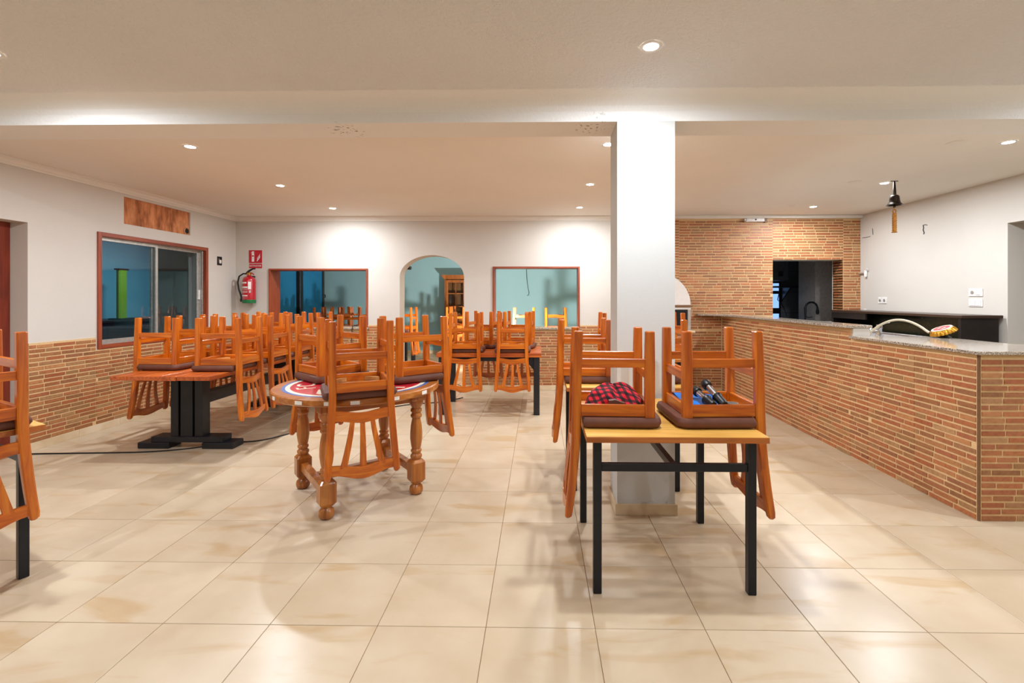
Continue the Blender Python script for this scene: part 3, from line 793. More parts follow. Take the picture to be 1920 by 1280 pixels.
# legs f1-f2 share local x: stretchers run f1-f2 and f3-f4, joined by the cross stretcher
B(-a+.024, a-.024, -.024, .024, .14, .19).build('cross_stretcher', 'round_table_wood_x', rt, bevel=.003)
def ring(r0, r1, z, seg=64):
    mb = MB(); vs = []; 
    for j in range(seg):
        c, s = math.cos(2*PI*j/seg), math.sin(2*PI*j/seg); vs += [(r0*c, r0*s, z), (r1*c, r1*s, z)]
    return mb.add(vs, [(2*j, 2*j+1, (2*j+3) % (2*seg), (2*j+2) % (2*seg)) for j in range(seg)])
em = MB().lathe([(.0, RZ), (.485, RZ), (.485, RZ+.0006), (0, RZ+.0006)], 64, caps=False).build('emblem', 'emblem_blue', rt)
em['label'] = 'painted round emblem: red field, cream and blue rings, white lettering'
MB().lathe([(0, RZ), (.462, RZ), (.462, RZ+.0010), (0, RZ+.0010)], 64, caps=False).build('cream_ring', 'emblem_cream', em)
MB().lathe([(0, RZ), (.433, RZ), (.433, RZ+.0014), (0, RZ+.0014)], 64, caps=False).build('red_field', 'emblem_red', em)
MB().lathe([(0, RZ), (.225, RZ), (.225, RZ+.0018), (0, RZ+.0018)], 40, caps=False).build('centre_disc', 'emblem_cream', em)
MB().lathe([(0, RZ), (.09, RZ), (.09, RZ+.0022), (0, RZ+.0022)], 30, c=(-.06, .1, 0), caps=False).build('centre_mark', 'emblem_green', em)
for ch, ang, sz_ in (('F', 216, .165), ('C', 196, .165)):
    a_ = math.radians(ang)-math.radians(39.5)
    M_ = Matrix.Translation((.335*math.cos(a_), .335*math.sin(a_), RZ+.0016)) @ Matrix.Rotation(a_-PI/2, 4, 'Z')
    text_mesh(ch, sz_, 'emblem_cream', 'letter', em, M_)
for (ang, dr_, rr) in ((247, .75, .34), (257, -.05, .34), (266, .75, .34), (318, .1, .34), (332, .5, .34)):
    a_ = math.radians(ang)-math.radians(39.5)
    q = MB().box(-.07, .07, -.013, .013, RZ+.0002, RZ+.0018).build('letter_stroke', 'emblem_cream', em)
    q.location = (rr*math.cos(a_), rr*math.sin(a_), 0); q.rotation_euler = (0, 0, a_+dr_)
for pxx in (514, 560, 616, 666, 741, 795):
    # point of the rim facing the camera under that pixel column
    d = ray(pxx, 760); cx0, cy0 = -1.268, 3.29
    A = d.x**2+d.y**2; Bq = -2*(d.x*cx0+d.y*cy0); Cq = cx0**2+cy0**2-RR**2
    disc = Bq*Bq-4*A*Cq
    if disc < 0: continue
    tt = (-Bq-math.sqrt(disc))/(2*A); p = (d.x*tt-cx0, d.y*tt-cy0)
    al = math.atan2(p[1], p[0])-math.radians(39.5); mb = MB()
    w_ = .026 if pxx not in (514,) else .02
    rings = []
    for i in range(5):
        e = al+(i-2)/2*w_/RR; c, s = math.cos(e), math.sin(e)
        rings.append([((RR+.0025)*c, (RR+.0025)*s, RZ-.034), ((RR+.0045)*c, (RR+.0045)*s, RZ-.034), ((RR+.0045)*c, (RR+.0045)*s, RZ-.012), ((RR+.0025)*c, (RR+.0025)*s, RZ-.012)])
    mb.loops(rings).build('paper_label', 'cream_label', rt)
chair(-1.035, 2.735, RZ+.002, .463, -.886, 'upturned chair on the round table, back towards the front legs', 'upturned chairs on the round table')
chair(-.795, 3.59, RZ+.002, .78, .62, 'upturned chair on the round table, hung on the side towards the back table', 'upturned chairs on the round table')
chair(-1.69, 3.60, RZ+.002, -.77, .64, 'upturned chair on the round table, hung on the side towards the plank table', 'upturned chairs on the round table')

# ------------------------------------------------------------------ yellow laminate tables on black steel frames
YZ = .735
def steel_table(name, label, x0, x1, y0, y1, z=YZ, rz=0, top='laminate', edge='laminate_edge', grp='yellow laminate tables', rail_z=None):
    cx, cy = (x0+x1)/2, (y0+y1)/2; t = thing(name, label, 'table', (cx, cy, 0), rz, grp); hx, hy = (x1-x0)/2, (y1-y0)/2
    B(-hx, hx, -hy, hy, z-.0275, z-.002).build('edge_band', edge, t, bevel=.001)
    B(-hx+.001, hx-.001, -hy+.001, hy-.001, z-.0025, z).build('top', top, t)
    a, b, w_ = hx-.055, hy-.065, .019
    for sx in (-1, 1):
        for sy in (-1, 1): B(sx*a-w_, sx*a+w_, sy*b-w_, sy*b+w_, 0, z-.0275).build('leg', 'black_metal', t, bevel=.003)
    zr = z-.175
    for sy in (-1, 1): B(-a+w_, a-w_, sy*b-.012, sy*b+.012, zr, zr+.036).build('end_rail', 'black_metal', t, bevel=.002)
    B(-.014, .014, -b+.012, b-.012, zr, zr+.036).build('long_rail', 'black_metal', t, bevel=.002)
    return t
steel_table('laminate_table', 'yellow laminate table with black steel legs standing before the pillar', .215, 1.03, 2.11, 2.92)
steel_table('laminate_table', 'yellow laminate table directly behind the pillar', .195, 1.025, 3.255, 4.06)
steel_table('laminate_table', 'yellow laminate table nearest the hearth, behind another behind the pillar', .712, 1.485, 4.75, 5.5)
c1 = chair(.19, 2.44, YZ, -1, .03, 'upturned chair holding the red plaid cap', 'upturned chairs on the table before the pillar')
c2 = chair(1.055, 2.44, YZ, 1, .03, 'upturned chair holding the blue folder and torches', 'upturned chairs on the table before the pillar')
chair(.165, 3.60, YZ, -1, .02, 'upturned chair behind the pillar, on the side away from the bar', 'upturned chairs on the table behind the pillar')
chair(1.06, 3.60, YZ, 1, .03, 'upturned chair behind the pillar, on the side towards the bar', 'upturned chairs on the table behind the pillar')
chair(.682, 5.1, YZ, -1, 0, 'upturned chair on the table nearest the hearth, side towards the arch', 'upturned chairs on the table nearest the hearth')
chair(1.515, 5.1, YZ, 1, 0, 'upturned chair on the table nearest the hearth, side towards the bar', 'upturned chairs on the table nearest the hearth')
# table at the left edge, turned
ang = math.radians(-26.7); ca, sa = math.cos(ang), math.sin(ang)
corner = Vector((-2.43, 2.275)); hx = .41
ctr = corner-Vector((ca*hx-sa*hx, sa*hx+ca*hx))
steel_table('laminate_table', 'yellow laminate table standing askew by the red-brown door', ctr.x-hx, ctr.x+hx, ctr.y-hx, ctr.y+hx, rz=ang)
side = Vector((ca, sa)); along = Vector((-sa, ca))
pc = ctr+side*(hx+.028)+along*(hx-.092-.16)
chair(pc.x, pc.y, YZ, side.x, side.y, 'upturned chair on the askew table by the red-brown door', 'upturned chairs on the askew table')

# ------------------------------------------------------------------ plank table by the back wall
BZt = .72
bt = thing('back_plank_table', 'orange plank table with square black legs before the back wall', 'table', (-.575, 5.79, 0))
n = 6; dd = .80/n
for i in range(n): B(-.605, .605, -.4+i*dd+.001, -.4+(i+1)*dd-.001, BZt-.05, BZt).build('plank', 'plank_x', bt, bevel=.003)
for sx in (-1, 1):
    for sy in (-1, 1):
        B(sx*.55-.035, sx*.55+.035, sy*.34-.035, sy*.34+.035, 0, BZt-.05).build('leg', 'black_wood', bt, bevel=.003)
        MB().prism([(sx*.515, BZt-.085), (sx*.515, BZt-.2), (sx*.42, BZt-.085)], sy*.34-.012, sy*.34+.012, 'y').build('gusset', 'black_wood', bt)
for sy in (-1, 1): B(-.515, .515, sy*.34-.02, sy*.34+.02, BZt-.1, BZt-.05).build('apron', 'black_wood', bt, bevel=.002)
for sx in (-1, 1): B(sx*.55-.02, sx*.55+.02, -.305, .305, BZt-.1, BZt-.05).build('apron', 'black_wood', bt, bevel=.002)
for k, xx in enumerate((-.85, -.30)):
    chair(xx, 5.39-.03, BZt, .02, -1, 'upturned chair on the back plank table, room side, %s' % ('towards the arch' if k == 0 else 'towards the pillar'), 'upturned chairs on the back plank table')
    chair(xx+.17-k*.1, 6.19+.03, BZt, .1 if k else .2, 1, 'upturned chair on the back plank table, wall side, %s' % ('towards the arch' if k == 0 else 'towards the pillar'), 'upturned chairs on the back plank table')

# ------------------------------------------------------------------ far dining room furniture
FZ = .715
def far_table(x0, x1, y0, y1, label):
    cx, cy = (x0+x1)/2, (y0+y1)/2; t = thing('far_table', label, 'table', (cx, cy, 0), 0, 'tables in the far dining room'); hx, hy = (x1-x0)/2, (y1-y0)/2
    n = 5; d = 2*hy/n
    for i in range(n): B(-hx, hx, -hy+i*d+.001, -hy+(i+1)*d-.001, FZ-.04, FZ).build('plank', 'plank_x', t)
    for sx in (-1, 1):
        for sy in (-1, 1): B(sx*(hx-.07)-.035, sx*(hx-.07)+.035, sy*(hy-.07)-.035, sy*(hy-.07)+.035, 0, FZ-.04).build('leg', 'black_wood', t)
        B(sx*(hx-.07)-.02, sx*(hx-.07)+.02, -hy+.1, hy-.1, FZ-.1, FZ-.04).build('apron', 'black_wood', t)
    return t
fg = 'upturned chairs in the far dining room'
far_table(-.41, .45, 8.15, 8.95, 'plank table in the far room seen through the opening right of the arch')
chair(-.44, 8.48, FZ, -1, 0, 'upturned far-room chair lit by the work lamp, right opening, arch side', fg)
chair(.48, 8.48, FZ, 1, 0, 'upturned far-room chair, right opening, side away from the arch', fg)
far_table(-1.85, -.85, 9.0, 9.8, 'plank table in the far room before the glazed cabinet')
chair(-1.6, 8.97, FZ, 0, -1, 'upturned far-room chair before the glazed cabinet, near side', fg)
chair(-1.6, 9.83, FZ, 0, 1, 'upturned far-room chair before the glazed cabinet, cabinet side', fg)
far_table(-3.05, -2.38, 8.5, 9.2, 'plank table in the far room between the left opening and the arch')
chair(-2.35, 8.80, FZ, 1, -.05, 'upturned far-room chair just inside the arch', fg)
far_table(-4.3, -3.2, 8.55, 9.35, 'plank table in the far room behind the left opening')
chair(-3.42, 8.52, FZ, 0, -1, 'upturned far-room chair, left opening, near side towards the arch', fg)
chair(-3.95, 8.52, FZ, 0, -1, 'upturned far-room chair, left opening, near side towards the blue door', fg)
chair(-3.45, 9.38, FZ, 0, 1, 'upturned far-room chair, left opening, far side towards the arch', fg)
chair(-3.98, 9.38, FZ, 0, 1, 'upturned far-room chair, left opening, far side towards the blue door', fg)
# glazed cabinet
gc = thing('display_cabinet', 'brown wooden cabinet with glazed doors against the aqua wall', 'cabinet', (-1.66, 10.95, 0))
B(-.5, .5, -.2, .22, 0, .08).build('plinth', 'cabinet_wood', gc)
B(-.5, .5, .2, .22, .08, 1.78).build('back_panel', 'cabinet_wood', gc)
for s in (-1, 1): B(s*.49-.015, s*.49+.015, -.2, .2, .08, 1.78).build('side_panel', 'cabinet_wood', gc, bevel=.003)
MB().prism([(-.5, 1.78), (.5, 1.78), (.56, 1.85), (.56, 1.875), (-.56, 1.875), (-.56, 1.85)], -.27, .22, 'y').build('cornice', 'cabinet_wood', gc, bevel=.004)
for s in (-1, 1):
    c0, c1_ = (s*.01, s*.475)
    lo_, hi_ = min(c0, c1_), max(c0, c1_)
    d_ = link('door', None, gc)
    frame_bars(lo_, hi_, .82, 1.76, .06, -.225, -.2, d_, ('cabinet_wood', 'cabinet_wood'), names=('stile', 'rail', 'rail'))
    B((lo_+hi_)/2-.009, (lo_+hi_)/2+.009, -.222, -.205, .88, 1.70).build('muntin', 'cabinet_wood', d_)
    for z in (1.15, 1.45): B(lo_+.06, hi_-.06, -.222, -.205, z-.009, z+.009).build('muntin', 'cabinet_wood', d_)
    B(lo_+.05, hi_-.05, -.212, -.208, .87, 1.71).build('pane', 'window_glass', d_)
    d2 = B(lo_, hi_, -.225, -.2, .1, .78).build('lower_door', 'cabinet_wood', gc, bevel=.004)
for z in (.8, 1.15, 1.45): B(-.475, .475, -.18, .2, z-.01, z+.01).build('shelf', 'cabinet_wood', gc)
# work lamp behind the pier between the arch and the right opening
wk = thing('work_lamp', 'bright work lamp on a stand behind the pier beside the arch', 'lamp', (-.735, 7.33, 0))
for k in range(3):
    a_ = 2*PI*k/3+.4
    MB().tube([(0, 0, .35), (.14*math.cos(a_), .14*math.sin(a_), .01)], .009, 8).build('leg', 'black_metal', wk)
MB().tube([(0, 0, .3), (0, 0, .82)], .011, 8).build('pole', 'black_metal', wk)
B(-.05, .05, -.03, .02, .79, .95).build('housing', 'black_plastic', wk, bevel=.008)
B(-.042, .042, .0205, .023, .80, .94).build('lens', 'work_led', wk)
L = bpy.data.lights.new('work_lamp_light', 'SPOT'); L.energy = 500; L.shadow_soft_size = .05; L.spot_size = math.radians(140); L.spot_blend = .3; L.color = (1, .97, .9)
lo = bpy.data.objects.new('work_lamp_light', L); C.objects.link(lo); lo.parent = wk; lo.location = (0, .06, .88); lo.rotation_euler = (PI/2+.45, 0, 0)
# wire hanging on the aqua wall, sensor in the arch
q = [on_y(x, y, Y2-.02) for x, y in ((988, 470), (987, 505), (988, 525), (990, 540), (992, 548), (991, 553), (988, 554))]
tag(MB().tube(q, .006, 6).build('hanging_wire', 'cable', smooth=60), 'thin wire hanging down the aqua wall', 'wire')
p = on_y(769, 502, YB+T+.1)
tag(B(p.x-.03, p.x+.02, YB+T, YB+T+.12, p.z-.03, p.z+.03).build('motion_sensor', 'black_plastic', bevel=.012), 'small black sensor on the back of the arch', 'sensor')

# ------------------------------------------------------------------ bar
BX, BYF, BTOP = 2.675, 2.9, 1.012
bar = thing('bar_counter', 'brick-clad bar counter with an L-shaped end', 'bar counter', (BX, BYF, 0))
def R_(o): o.matrix_parent_inverse = Matrix.Translation((-BX, -BYF, 0)); return o
PB = 1.098
R_(B(BX+MT, BX+.15, 4.07, YB-.012, 0, PB).build('parapet', 'mortar', bar))
R_(B(BX+MT, BX+.15, BYF+MT, 4.07, 0, BTOP).build('side_wall', 'mortar', bar))
R_(B(BX+MT, XR-.012, BYF+MT, BYF+.15, 0, BTOP).build('front_wall', 'mortar', bar))
R_(B(BX+MT, BX+.15, 4.055, 4.07, BTOP, PB).build('end_cap', 'wall_white', bar))
R_(B(BX, BX+MT, BYF+.012, YB-.012, 0, BTOP).build('mortar_bed', 'mortar', bar)); R_(B(BX, BX+MT, 4.07, YB-.012, BTOP, PB).build('mortar_bed', 'mortar', bar))
R_(B(BX+.012, XR-.012, BYF, BYF+MT, 0, BTOP).build('mortar_bed', 'mortar', bar))
R_(B(BX-.003, BX+.012, BYF-.003, BYF+.012, 0, BTOP).build('corner_trim', 'edge_trim', bar, bevel=.003))
random.seed(21)
fs = lambda u, v, h: Vector((BX-h, u, v)); ff_ = lambda u, v, h: Vector((u, BYF-h, v))
def panels(a, b, step):
    r = []; u = a
    while u < b-.02: r.append((u, min(u+step, b))); u += step
    return r
n0 = len(bar.children)
bricks(fs, [(a, b, .0, BTOP) for a, b in panels(BYF+.014, 4.07, .47)]+[(a, b, .0, PB) for a, b in panels(4.07, YB-.012, .47)], bar, 225)
bricks(ff_, [(a, b, .0, BTOP) for a, b in panels(BX+.014, XR-.012, .47)], bar, 70)
for ch in list(bar.children):
    if ch.name.startswith('brick'): ch.matrix_parent_inverse = Matrix.Translation((-BX, -BYF, 0))
# tops
lt = tag(MB().prism([(BX-.035, BYF-.03), (XR-.012, BYF-.03), (XR-.012, 3.33), (3.33, 3.33), (3.33, 3.96), (BX+.0, 4.052), (BX-.035, 4.052)], BTOP, BTOP+.021, 'z').build('granite_worktop', 'granite', bevel=.003),
         'polished speckled granite worktop on the low end of the bar', 'worktop')
ht = tag(MB().prism([(2.612, 4.045), (2.842, 4.045), (2.842, YB-.016), (2.29, YB-.016), (2.29, 6.79), (2.42, 6.74), (2.53, 6.62), (2.612, 6.4)], PB, PB+.024, 'z').build('granite_ledge', 'granite', bevel=.003),
         'raised granite ledge on the brick bar running to the back wall', 'bar ledge')
# stainless sink run behind the parapet
sk = thing('sink_unit', 'stainless steel sink unit behind the bar parapet', 'sink', (3.12, 5.2, 0))
B(-.285, .27, -1.14, 1.3, .985, 1.005).build('drainboard', 'steel', sk, bevel=.004)
B(.25, .27, -1.14, 1.3, 1.005, 1.02).build('raised_rim', 'steel', sk, bevel=.003)
B(-.28, .25, -1.1, 1.28, 0, .985).build('cabinet', 'black_panel', sk)
fp = on_z(1649, 626, 1.02)
fa = thing('mixer_tap', 'short chrome mixer tap on the steel sink', 'tap', (fp.x, fp.y, 1.005))
MB().lathe([(0, 0), (.032, 0), (.032, .008), (.024, .012), (.022, .06), (.026, .07), (.024, .1), (0, .104)], 18).build('body', 'chrome', fa, smooth=40)
MB().tube([(0, 0, .045), (-.06, .01, .06), (-.13, .02, .055), (-.135, .02, .04)], .012, 10).build('spout', 'chrome', fa, smooth=60)
MB().tube([(0, 0, .1), (.03, -.02, .12), (.07, -.03, .125)], .007, 8).build('lever', 'chrome', fa, smooth=60)
# oversized bottle cap on a stand, with its hose
cp = thing('bottle_cap_decor', 'oversized gold bottle cap with a red and cream face on the granite worktop', 'bottle cap', (3.275, 3.86, BTOP+.021))
tilt = Matrix.Translation((0, 0, .054)) @ Matrix.Rotation(math.radians(-20), 4, Vector((.65, .76, 0))) @ Matrix.Rotation(math.radians(11), 4, Vector((.76, -.65, 0)))
mb = MB(); rings = []
for r, z, amp in ((.070, .024, 0), (.076, .018, .0), (.083, .002, .004), (.087, -.014, .006), (.082, -.014, .006)):
    rings.append([tilt @ Vector(((r+amp*math.cos(21*2*PI*j/126))*math.cos(2*PI*j/126), (r+amp*math.cos(21*2*PI*j/126))*math.sin(2*PI*j/126), z)) for j in range(126)])
mb.loops(rings).build('crimped_rim', 'gold', cp, smooth=50)
MB().lathe([(0, .024), (.070, .024), (.068, .0262), (0, .0262)], 40, caps=False, M=tilt).build('face', 'emblem_cream', cp)
MB().lathe([(.028, .0262), (.056, .0262), (.056, .0272), (.028, .0272), (.028, .0262)], 40, caps=False, M=tilt).build('face_ring', 'emblem_red', cp)
q = B(-.04, .03, -.012, .014, .0264, .0276).build('face_band', 'emblem_red', cp); q.data.transform(tilt)
MB().lathe([(0, 0), (.045, 0), (.045, .006), (.028, .012), (.026, .05), (0, .052)], 24, (.03, .02, 0)).build('stand', 'black_plastic', cp, smooth=40)
h0, h1 = Vector((3.06, 4.42, 1.005)), Vector((3.215, 3.92, 1.07))
pts = []
for i in range(21):
    f = i/20; p = h0.lerp(h1, f); p.z += .125*math.sin(PI*min(1, f*1.02))**.8 if 0 < f < 1 else 0; pts.append(p)
tag(MB().tube(pts, .0095, 10).build('drain_hose', 'hose', smooth=60), 'cream hose arching from the steel sink to the bottle cap', 'hose')
# back-bar unit along the right wall
bb = thing('back_bar_unit', 'black back-bar shelf unit against the white wall behind the bar', 'shelf unit', (4.43, 5.83, 0))
B(-.2, .215, -1.06, 1.05, 1.15, 1.18).build('top', 'dark_slab', bb, bevel=.004)
B(-.19, .19, -1.04, -1.005, 0, 1.15).build('end_panel', 'black_panel', bb, bevel=.003); B(-.19, .19, 1.01, 1.045, 0, 1.15).build('end_panel', 'black_panel', bb, bevel=.003)
B(.16, .19, -1.005, 1.01, .9, 1.15).build('back_panel', 'green_marble', bb); B(-.19, .19, -1.005, 1.01, .87, .9).build('shelf', 'black_panel', bb, bevel=.003)
B(-.19, .19, -1.005, 1.01, .0, .08).build('plinth', 'black_panel', bb); B(.16, .19, -1.005, 1.01, .08, .87).build('back_panel', 'black_panel', bb)
for y in (-.35, .33): B(-.18, .16, y-.012, y+.012, .08, .87).build('divider', 'black_panel', bb)
B(-.195, -.17, .33, 1.01, 1.07, 1.15).build('fascia', 'black_panel', bb)
# bell
bp = on_z(1677, 339, ZC)
be = thing('hanging_bell', 'dark bronze bell hanging from the ceiling with a knotted rope pull', 'bell', (bp.x, bp.y, ZC))
B(-.035, .035, -.006, .006, -.006, 0).build('ceiling_plate', 'bronze', be)
MB().tube([(0, 0, 0), (0, 0, -.05), (.003, 0, -.16)], [.008, .012, .016], 8).build('hanger', 'bronze', be, smooth=60)
MB().lathe([(0, -.145), (.03, -.147), (.042, -.16), (.045, -.185), (.048, -.21), (.056, -.23), (.072, -.245), (.073, -.25), (.062, -.248), (.044, -.225), (.038, -.17), (0, -.155)], 28, caps=False).build('bell_cup', 'bronze', be, smooth=40)
MB().tube([(0, 0, -.2), (0, 0, -.275)], [.006, .011], 8).build('clapper', 'bronze', be, smooth=60)
MB().tube([(0, 0, -.275)]+[(.016*math.sin(2*PI*i/10), 0, -.3-.022*(1-math.cos(2*PI*i/10))+.01) for i in range(11)], .006, 8).build('rope_loop', 'rope', be, smooth=60)
pts = [(0, 0, -.335-.012*i) for i in range(17)]
MB().tube(pts, [.018 if i % 2 else .022 for i in range(16)]+[.027], 10).build('rope_pull', 'rope', be, smooth=70)

# ------------------------------------------------------------------ hearth behind the pillar
he = thing('hearth', 'white domed hearth with a dark steel insert before the brick wall', 'hearth', (1.66, 6.87, 0))
d0 = -.24; hw_ = .475
pts = [(hw_*math.cos(PI*i/24), 1.25+.46*math.sin(PI*i/24)) for i in range(25)]
MB().prism(pts, d0, .015, 'y').build('hood', 'white_dome', he, bevel=.006)
B(-hw_-.02, hw_+.02, d0-.02, .015, 1.225, 1.25).build('mantel', 'edge_trim', he, bevel=.003)
B(-hw_, hw_, d0, .015, 1.19, 1.225).build('lintel', 'white_dome', he)
for s in (-1, 1): B(s*(hw_-.02)-.02, s*(hw_-.02)+.02, d0, .015, .895, 1.19).build('cheek', 'aluminium', he)
B(-hw_+.04, hw_-.04, d0+.02, .01, .895, 1.19).build('insert', 'black_panel', he)
B(-hw_+.06, -.02, d0+.005, d0+.022, .91, 1.17).build('insert_door', 'black_metal', he, bevel=.004); B(.02, hw_-.06, d0+.005, d0+.022, .91, 1.17).build('insert_door', 'black_metal', he, bevel=.004)
for s in (-1, 1): MB().tube([(s*.04, d0-.01, 1.13), (s*.12, d0-.01, 1.13)], .008, 8).build('handle', 'chrome', he)
B(-hw_-.04, hw_+.05, d0-.04, .015, .865, .895).build('ledge', 'skirting_tile', he, bevel=.004)
B(-hw_, hw_, d0, .015, 0, .865).build('base', 'mortar', he)
fh = lambda u, v, h: Vector((u, 6.87+d0-h, v))
random.seed(31); n0 = len(he.children)
bricks(fh, [(1.66-hw_, 1.66+hw_, .02, .865)], he, 0)
for ch in list(he.children):
    if ch.name.startswith('brick'): ch.matrix_parent_inverse = Matrix.Translation((-1.66, -6.87, 0))

# ------------------------------------------------------------------ wall fittings
el = thing('emergency_light', 'white emergency light at the top of the brick wall', 'emergency light', (3.135, YB-MT-.006, 2.455))
B(-.135, .13, -.05, 0, .0, .05).build('housing', 'white_plastic', el, bevel=.008)
MB().lathe([(0, 0), (.012, 0), (.01, .006), (0, .007)], 12, (.0, -.05, .03), False, Matrix.Rotation(PI/2, 4, 'X')).build('indicator', 'black_plastic', el)
MB().lathe([(0, 0), (.022, 0), (.022, .03), (.014, .034), (0, .03)], 14, (-.145, -.02, .025), False, Matrix.Rotation(PI/2, 4, 'X')).build('lamp_head', 'aluminium', el, smooth=40)
B(.135, .175, -.03, 0, -.01, .05).build('junction_box', 'edge_trim', el, bevel=.004)
# extinguisher
ex = thing('fire_extinguisher', 'red fire extinguisher with green foot hanging on the back wall', 'fire extinguisher', (-4.237, YB-.1, 1.277))
MB().lathe([(0, 0), (.086, 0), (.09, .008), (.09, .05), (.0, .05)], 28).build('foot', 'ext_green', ex, smooth=40)
MB().lathe([(0, .05), (.087, .05), (.087, .325), (.083, .35), (.066, .375), (.035, .39), (.026, .397), (.026, .42), (0, .42)], 32).build('cylinder', 'ext_red', ex, smooth=40)
def wrap(a0, a1, z0, z1, r, mat, name):
    rings = []
    for i in range(9):
        a_ = math.radians(a0+(a1-a0)*i/8); c, s = math.cos(a_), math.sin(a_)
        rings.append([(r*c, r*s, z0), ((r+.001)*c, (r+.001)*s, z0), ((r+.001)*c, (r+.001)*s, z1), (r*c, r*s, z1)])
    return MB().loops(rings).build(name, mat, ex)
for z0, z1 in ((.285, .305), (.215, .222), (.226, .24), (.10, .116), (.165, .169), (.155, .159), (.075, .078), (.19, .194)):
    wrap(200, 288 if z0 != .285 else 280, z0, z1, .0872, 'cream_label', 'printed_band')
wrap(292, 318, .2, .31, .0872, 'cream_label', 'service_label'); wrap(300, 316, .15, .185, .0872, 'aluminium', 'service_tag')
MB().lathe([(0, .415), (.03, .415), (.03, .44), (.018, .45), (0, .45)], 16).build('valve', 'gold', ex, smooth=40)
MB().tube([(-.03, -.01, .44), (.02, -.02, .475), (.075, -.03, .5), (.11, -.03, .5)], [.014, .016, .012, .009], 8).build('lever', 'black_plastic', ex, smooth=60)
MB().tube([(.0, -.01, .43), (.05, -.02, .44), (.085, -.025, .415)], .008, 8).build('carry_handle', 'ext_red', ex, smooth=60)
MB().tube([(-.02, 0, .43), (-.08, -.01, .43), (-.135, -.02, .39), (-.155, -.02, .3), (-.14, -.02, .2), (-.11, -.015, .11), (-.098, -.01, .06)], [.011]*5+[.014, .018], 10).build('hose', 'cable', ex, smooth=60)
B(-.12, -.085, -.03, .02, .02, .07).build('nozzle_clip', 'black_plastic', ex, bevel=.006)
B(-.03, .03, .06, .1, .33, .4).build('wall_hook', 'black_metal', ex)
a, b = on_y(467, 469, YB), on_y(491.5, 493, YB)
sg = thing('extinguisher_sign', 'red pictogram sign with a white extinguisher and flames', 'sign', ((a.x+b.x)/2, YB-.004, (a.z+b.z)/2))
hw_, hh = (b.x-a.x)/2, (a.z-b.z)/2
B(-hw_, hw_, 0, .003, -hh, hh).build('plate', 'sign_red', sg)
pic = [(-.055, -.075), (-.018, -.075), (-.018, .045), (-.028, .055), (-.03, .062), (-.014, .06), (-.02, .075), (-.04, .08), (-.056, .072), (-.066, .055), (-.062, .05), (-.05, .062), (-.046, .055), (-.055, .045)]
MB().prism(pic, -.0012, -.0002, 'y').build('extinguisher_pictogram', 'cream_label', sg)
B(-.05, -.024, -.0016, -.0010, .0, .02).build('pictogram_band', 'sign_red', sg)
for k, (x, z) in enumerate(((.02, -.07), (.036, -.05), (.05, -.03))):
    MB().prism([(x, z), (x+.014, z+.004), (x+.02, z+.03), (x+.012, z+.05), (x+.024, z+.075), (x+.004, z+.05), (x+.008, z+.03)], -.0012, -.0002, 'y').build('flame_pictogram', 'cream_label', sg)
a, b = on_y(467.5, 494.5, YB), on_y(491.5, 502.5, YB)
s2 = thing('extintor_sign', 'narrow red sign lettered EXTINTOR under the pictogram', 'sign', ((a.x+b.x)/2, YB-.004, (a.z+b.z)/2))
B(-(b.x-a.x)/2, (b.x-a.x)/2, 0, .003, -(a.z-b.z)/2, (a.z-b.z)/2).build('plate', 'sign_red', s2)
text_mesh('EXTINTOR', .036, 'cream_label', 'lettering', s2, Matrix.Translation((0, -.0010, 0)) @ Matrix.Rotation(PI/2, 4, 'X'))
# open junction box on the left wall
p = on_x(411, 489, XL)
jb = thing('wall_box', 'open black electrical box on the left wall beside the window', 'electrical box', (XL, p.y, p.z))
B(.0, .004, -.04, .04, -.055, .055).build('back_box', 'black_plastic', jb)
for (a, b, c, d) in ((-.044, -.036, -.06, .06), (.036, .044, -.06, .06), (-.044, .044, -.06, -.052), (-.044, .044, .052, .06)): B(0, .01, a, b, c, d).build('rim', 'black_plastic', jb)
B(.004, .014, -.01, .03, -.035, .015).build('terminal', 'white_plastic', jb, bevel=.003); B(.004, .012, -.03, -.012, -.02, .03).build('terminal', 'steel', jb)
# sockets and switches on the right wall
def plate(x, y, w_, h_, label, kind, holes):
    p = on_x(x, y, XR)
    t = thing('wall_plate', label, kind, (XR, p.y, p.z), 0, 'white wall plates behind the bar')
    B(-.008, 0, -w_/2, w_/2, -h_/2, h_/2).build('plate', 'white_plastic', t, bevel=.003)
    for hy in holes:
        MB().lathe([(0, 0), (.019, 0), (.019, .003), (0, .003)], 16, (-.011, hy, 0), False, Mx).build('socket_well', 'aluminium', t)
    return t
plate(1655, 563, .16, .085, 'white double socket above the back-bar unit near the brick wall', 'socket', (-.04, .04))
p1 = plate(1830, 548, .16, .085, 'white switch plate with one socket above another plate', 'switch plate', (.035,))
B(-.012, -.008, -.06, -.005, -.028, .028).build('rocker', 'white_plastic', p1, bevel=.002)
p2 = plate(1830, 567.5, .16, .085, 'white two-rocker switch plate under another plate', 'switch plate', ())
for y in (-.033, .033): B(-.012, -.008, y-.03, y+.03, -.03, .03).build('rocker', 'white_plastic', p2, bevel=.002)
p3 = plate(1622.5, 593-15+4, .05, .05, 'small white box low on the wall beside the brick cladding', 'box', ())
vp = on_x(1626, 512, XR)
vt = thing('pipe_valve', 'small white valve on the wall beside the brick cladding', 'valve', (XR, vp.y, vp.z))
MB().tube([(-.02, .14, 0), (-.02, .0, 0)], .011, 8).build('pipe', 'aluminium', vt); MB().lathe([(0, -.05), (.018, -.05), (.022, 0), (.018, .04), (0, .04)], 12, (-.022, 0, 0)).build('body', 'white_plastic', vt, smooth=40)
MB().tube([(-.025, 0, .03), (-.035, -.05, .06)], .007, 8).build('lever', 'white_plastic', vt)
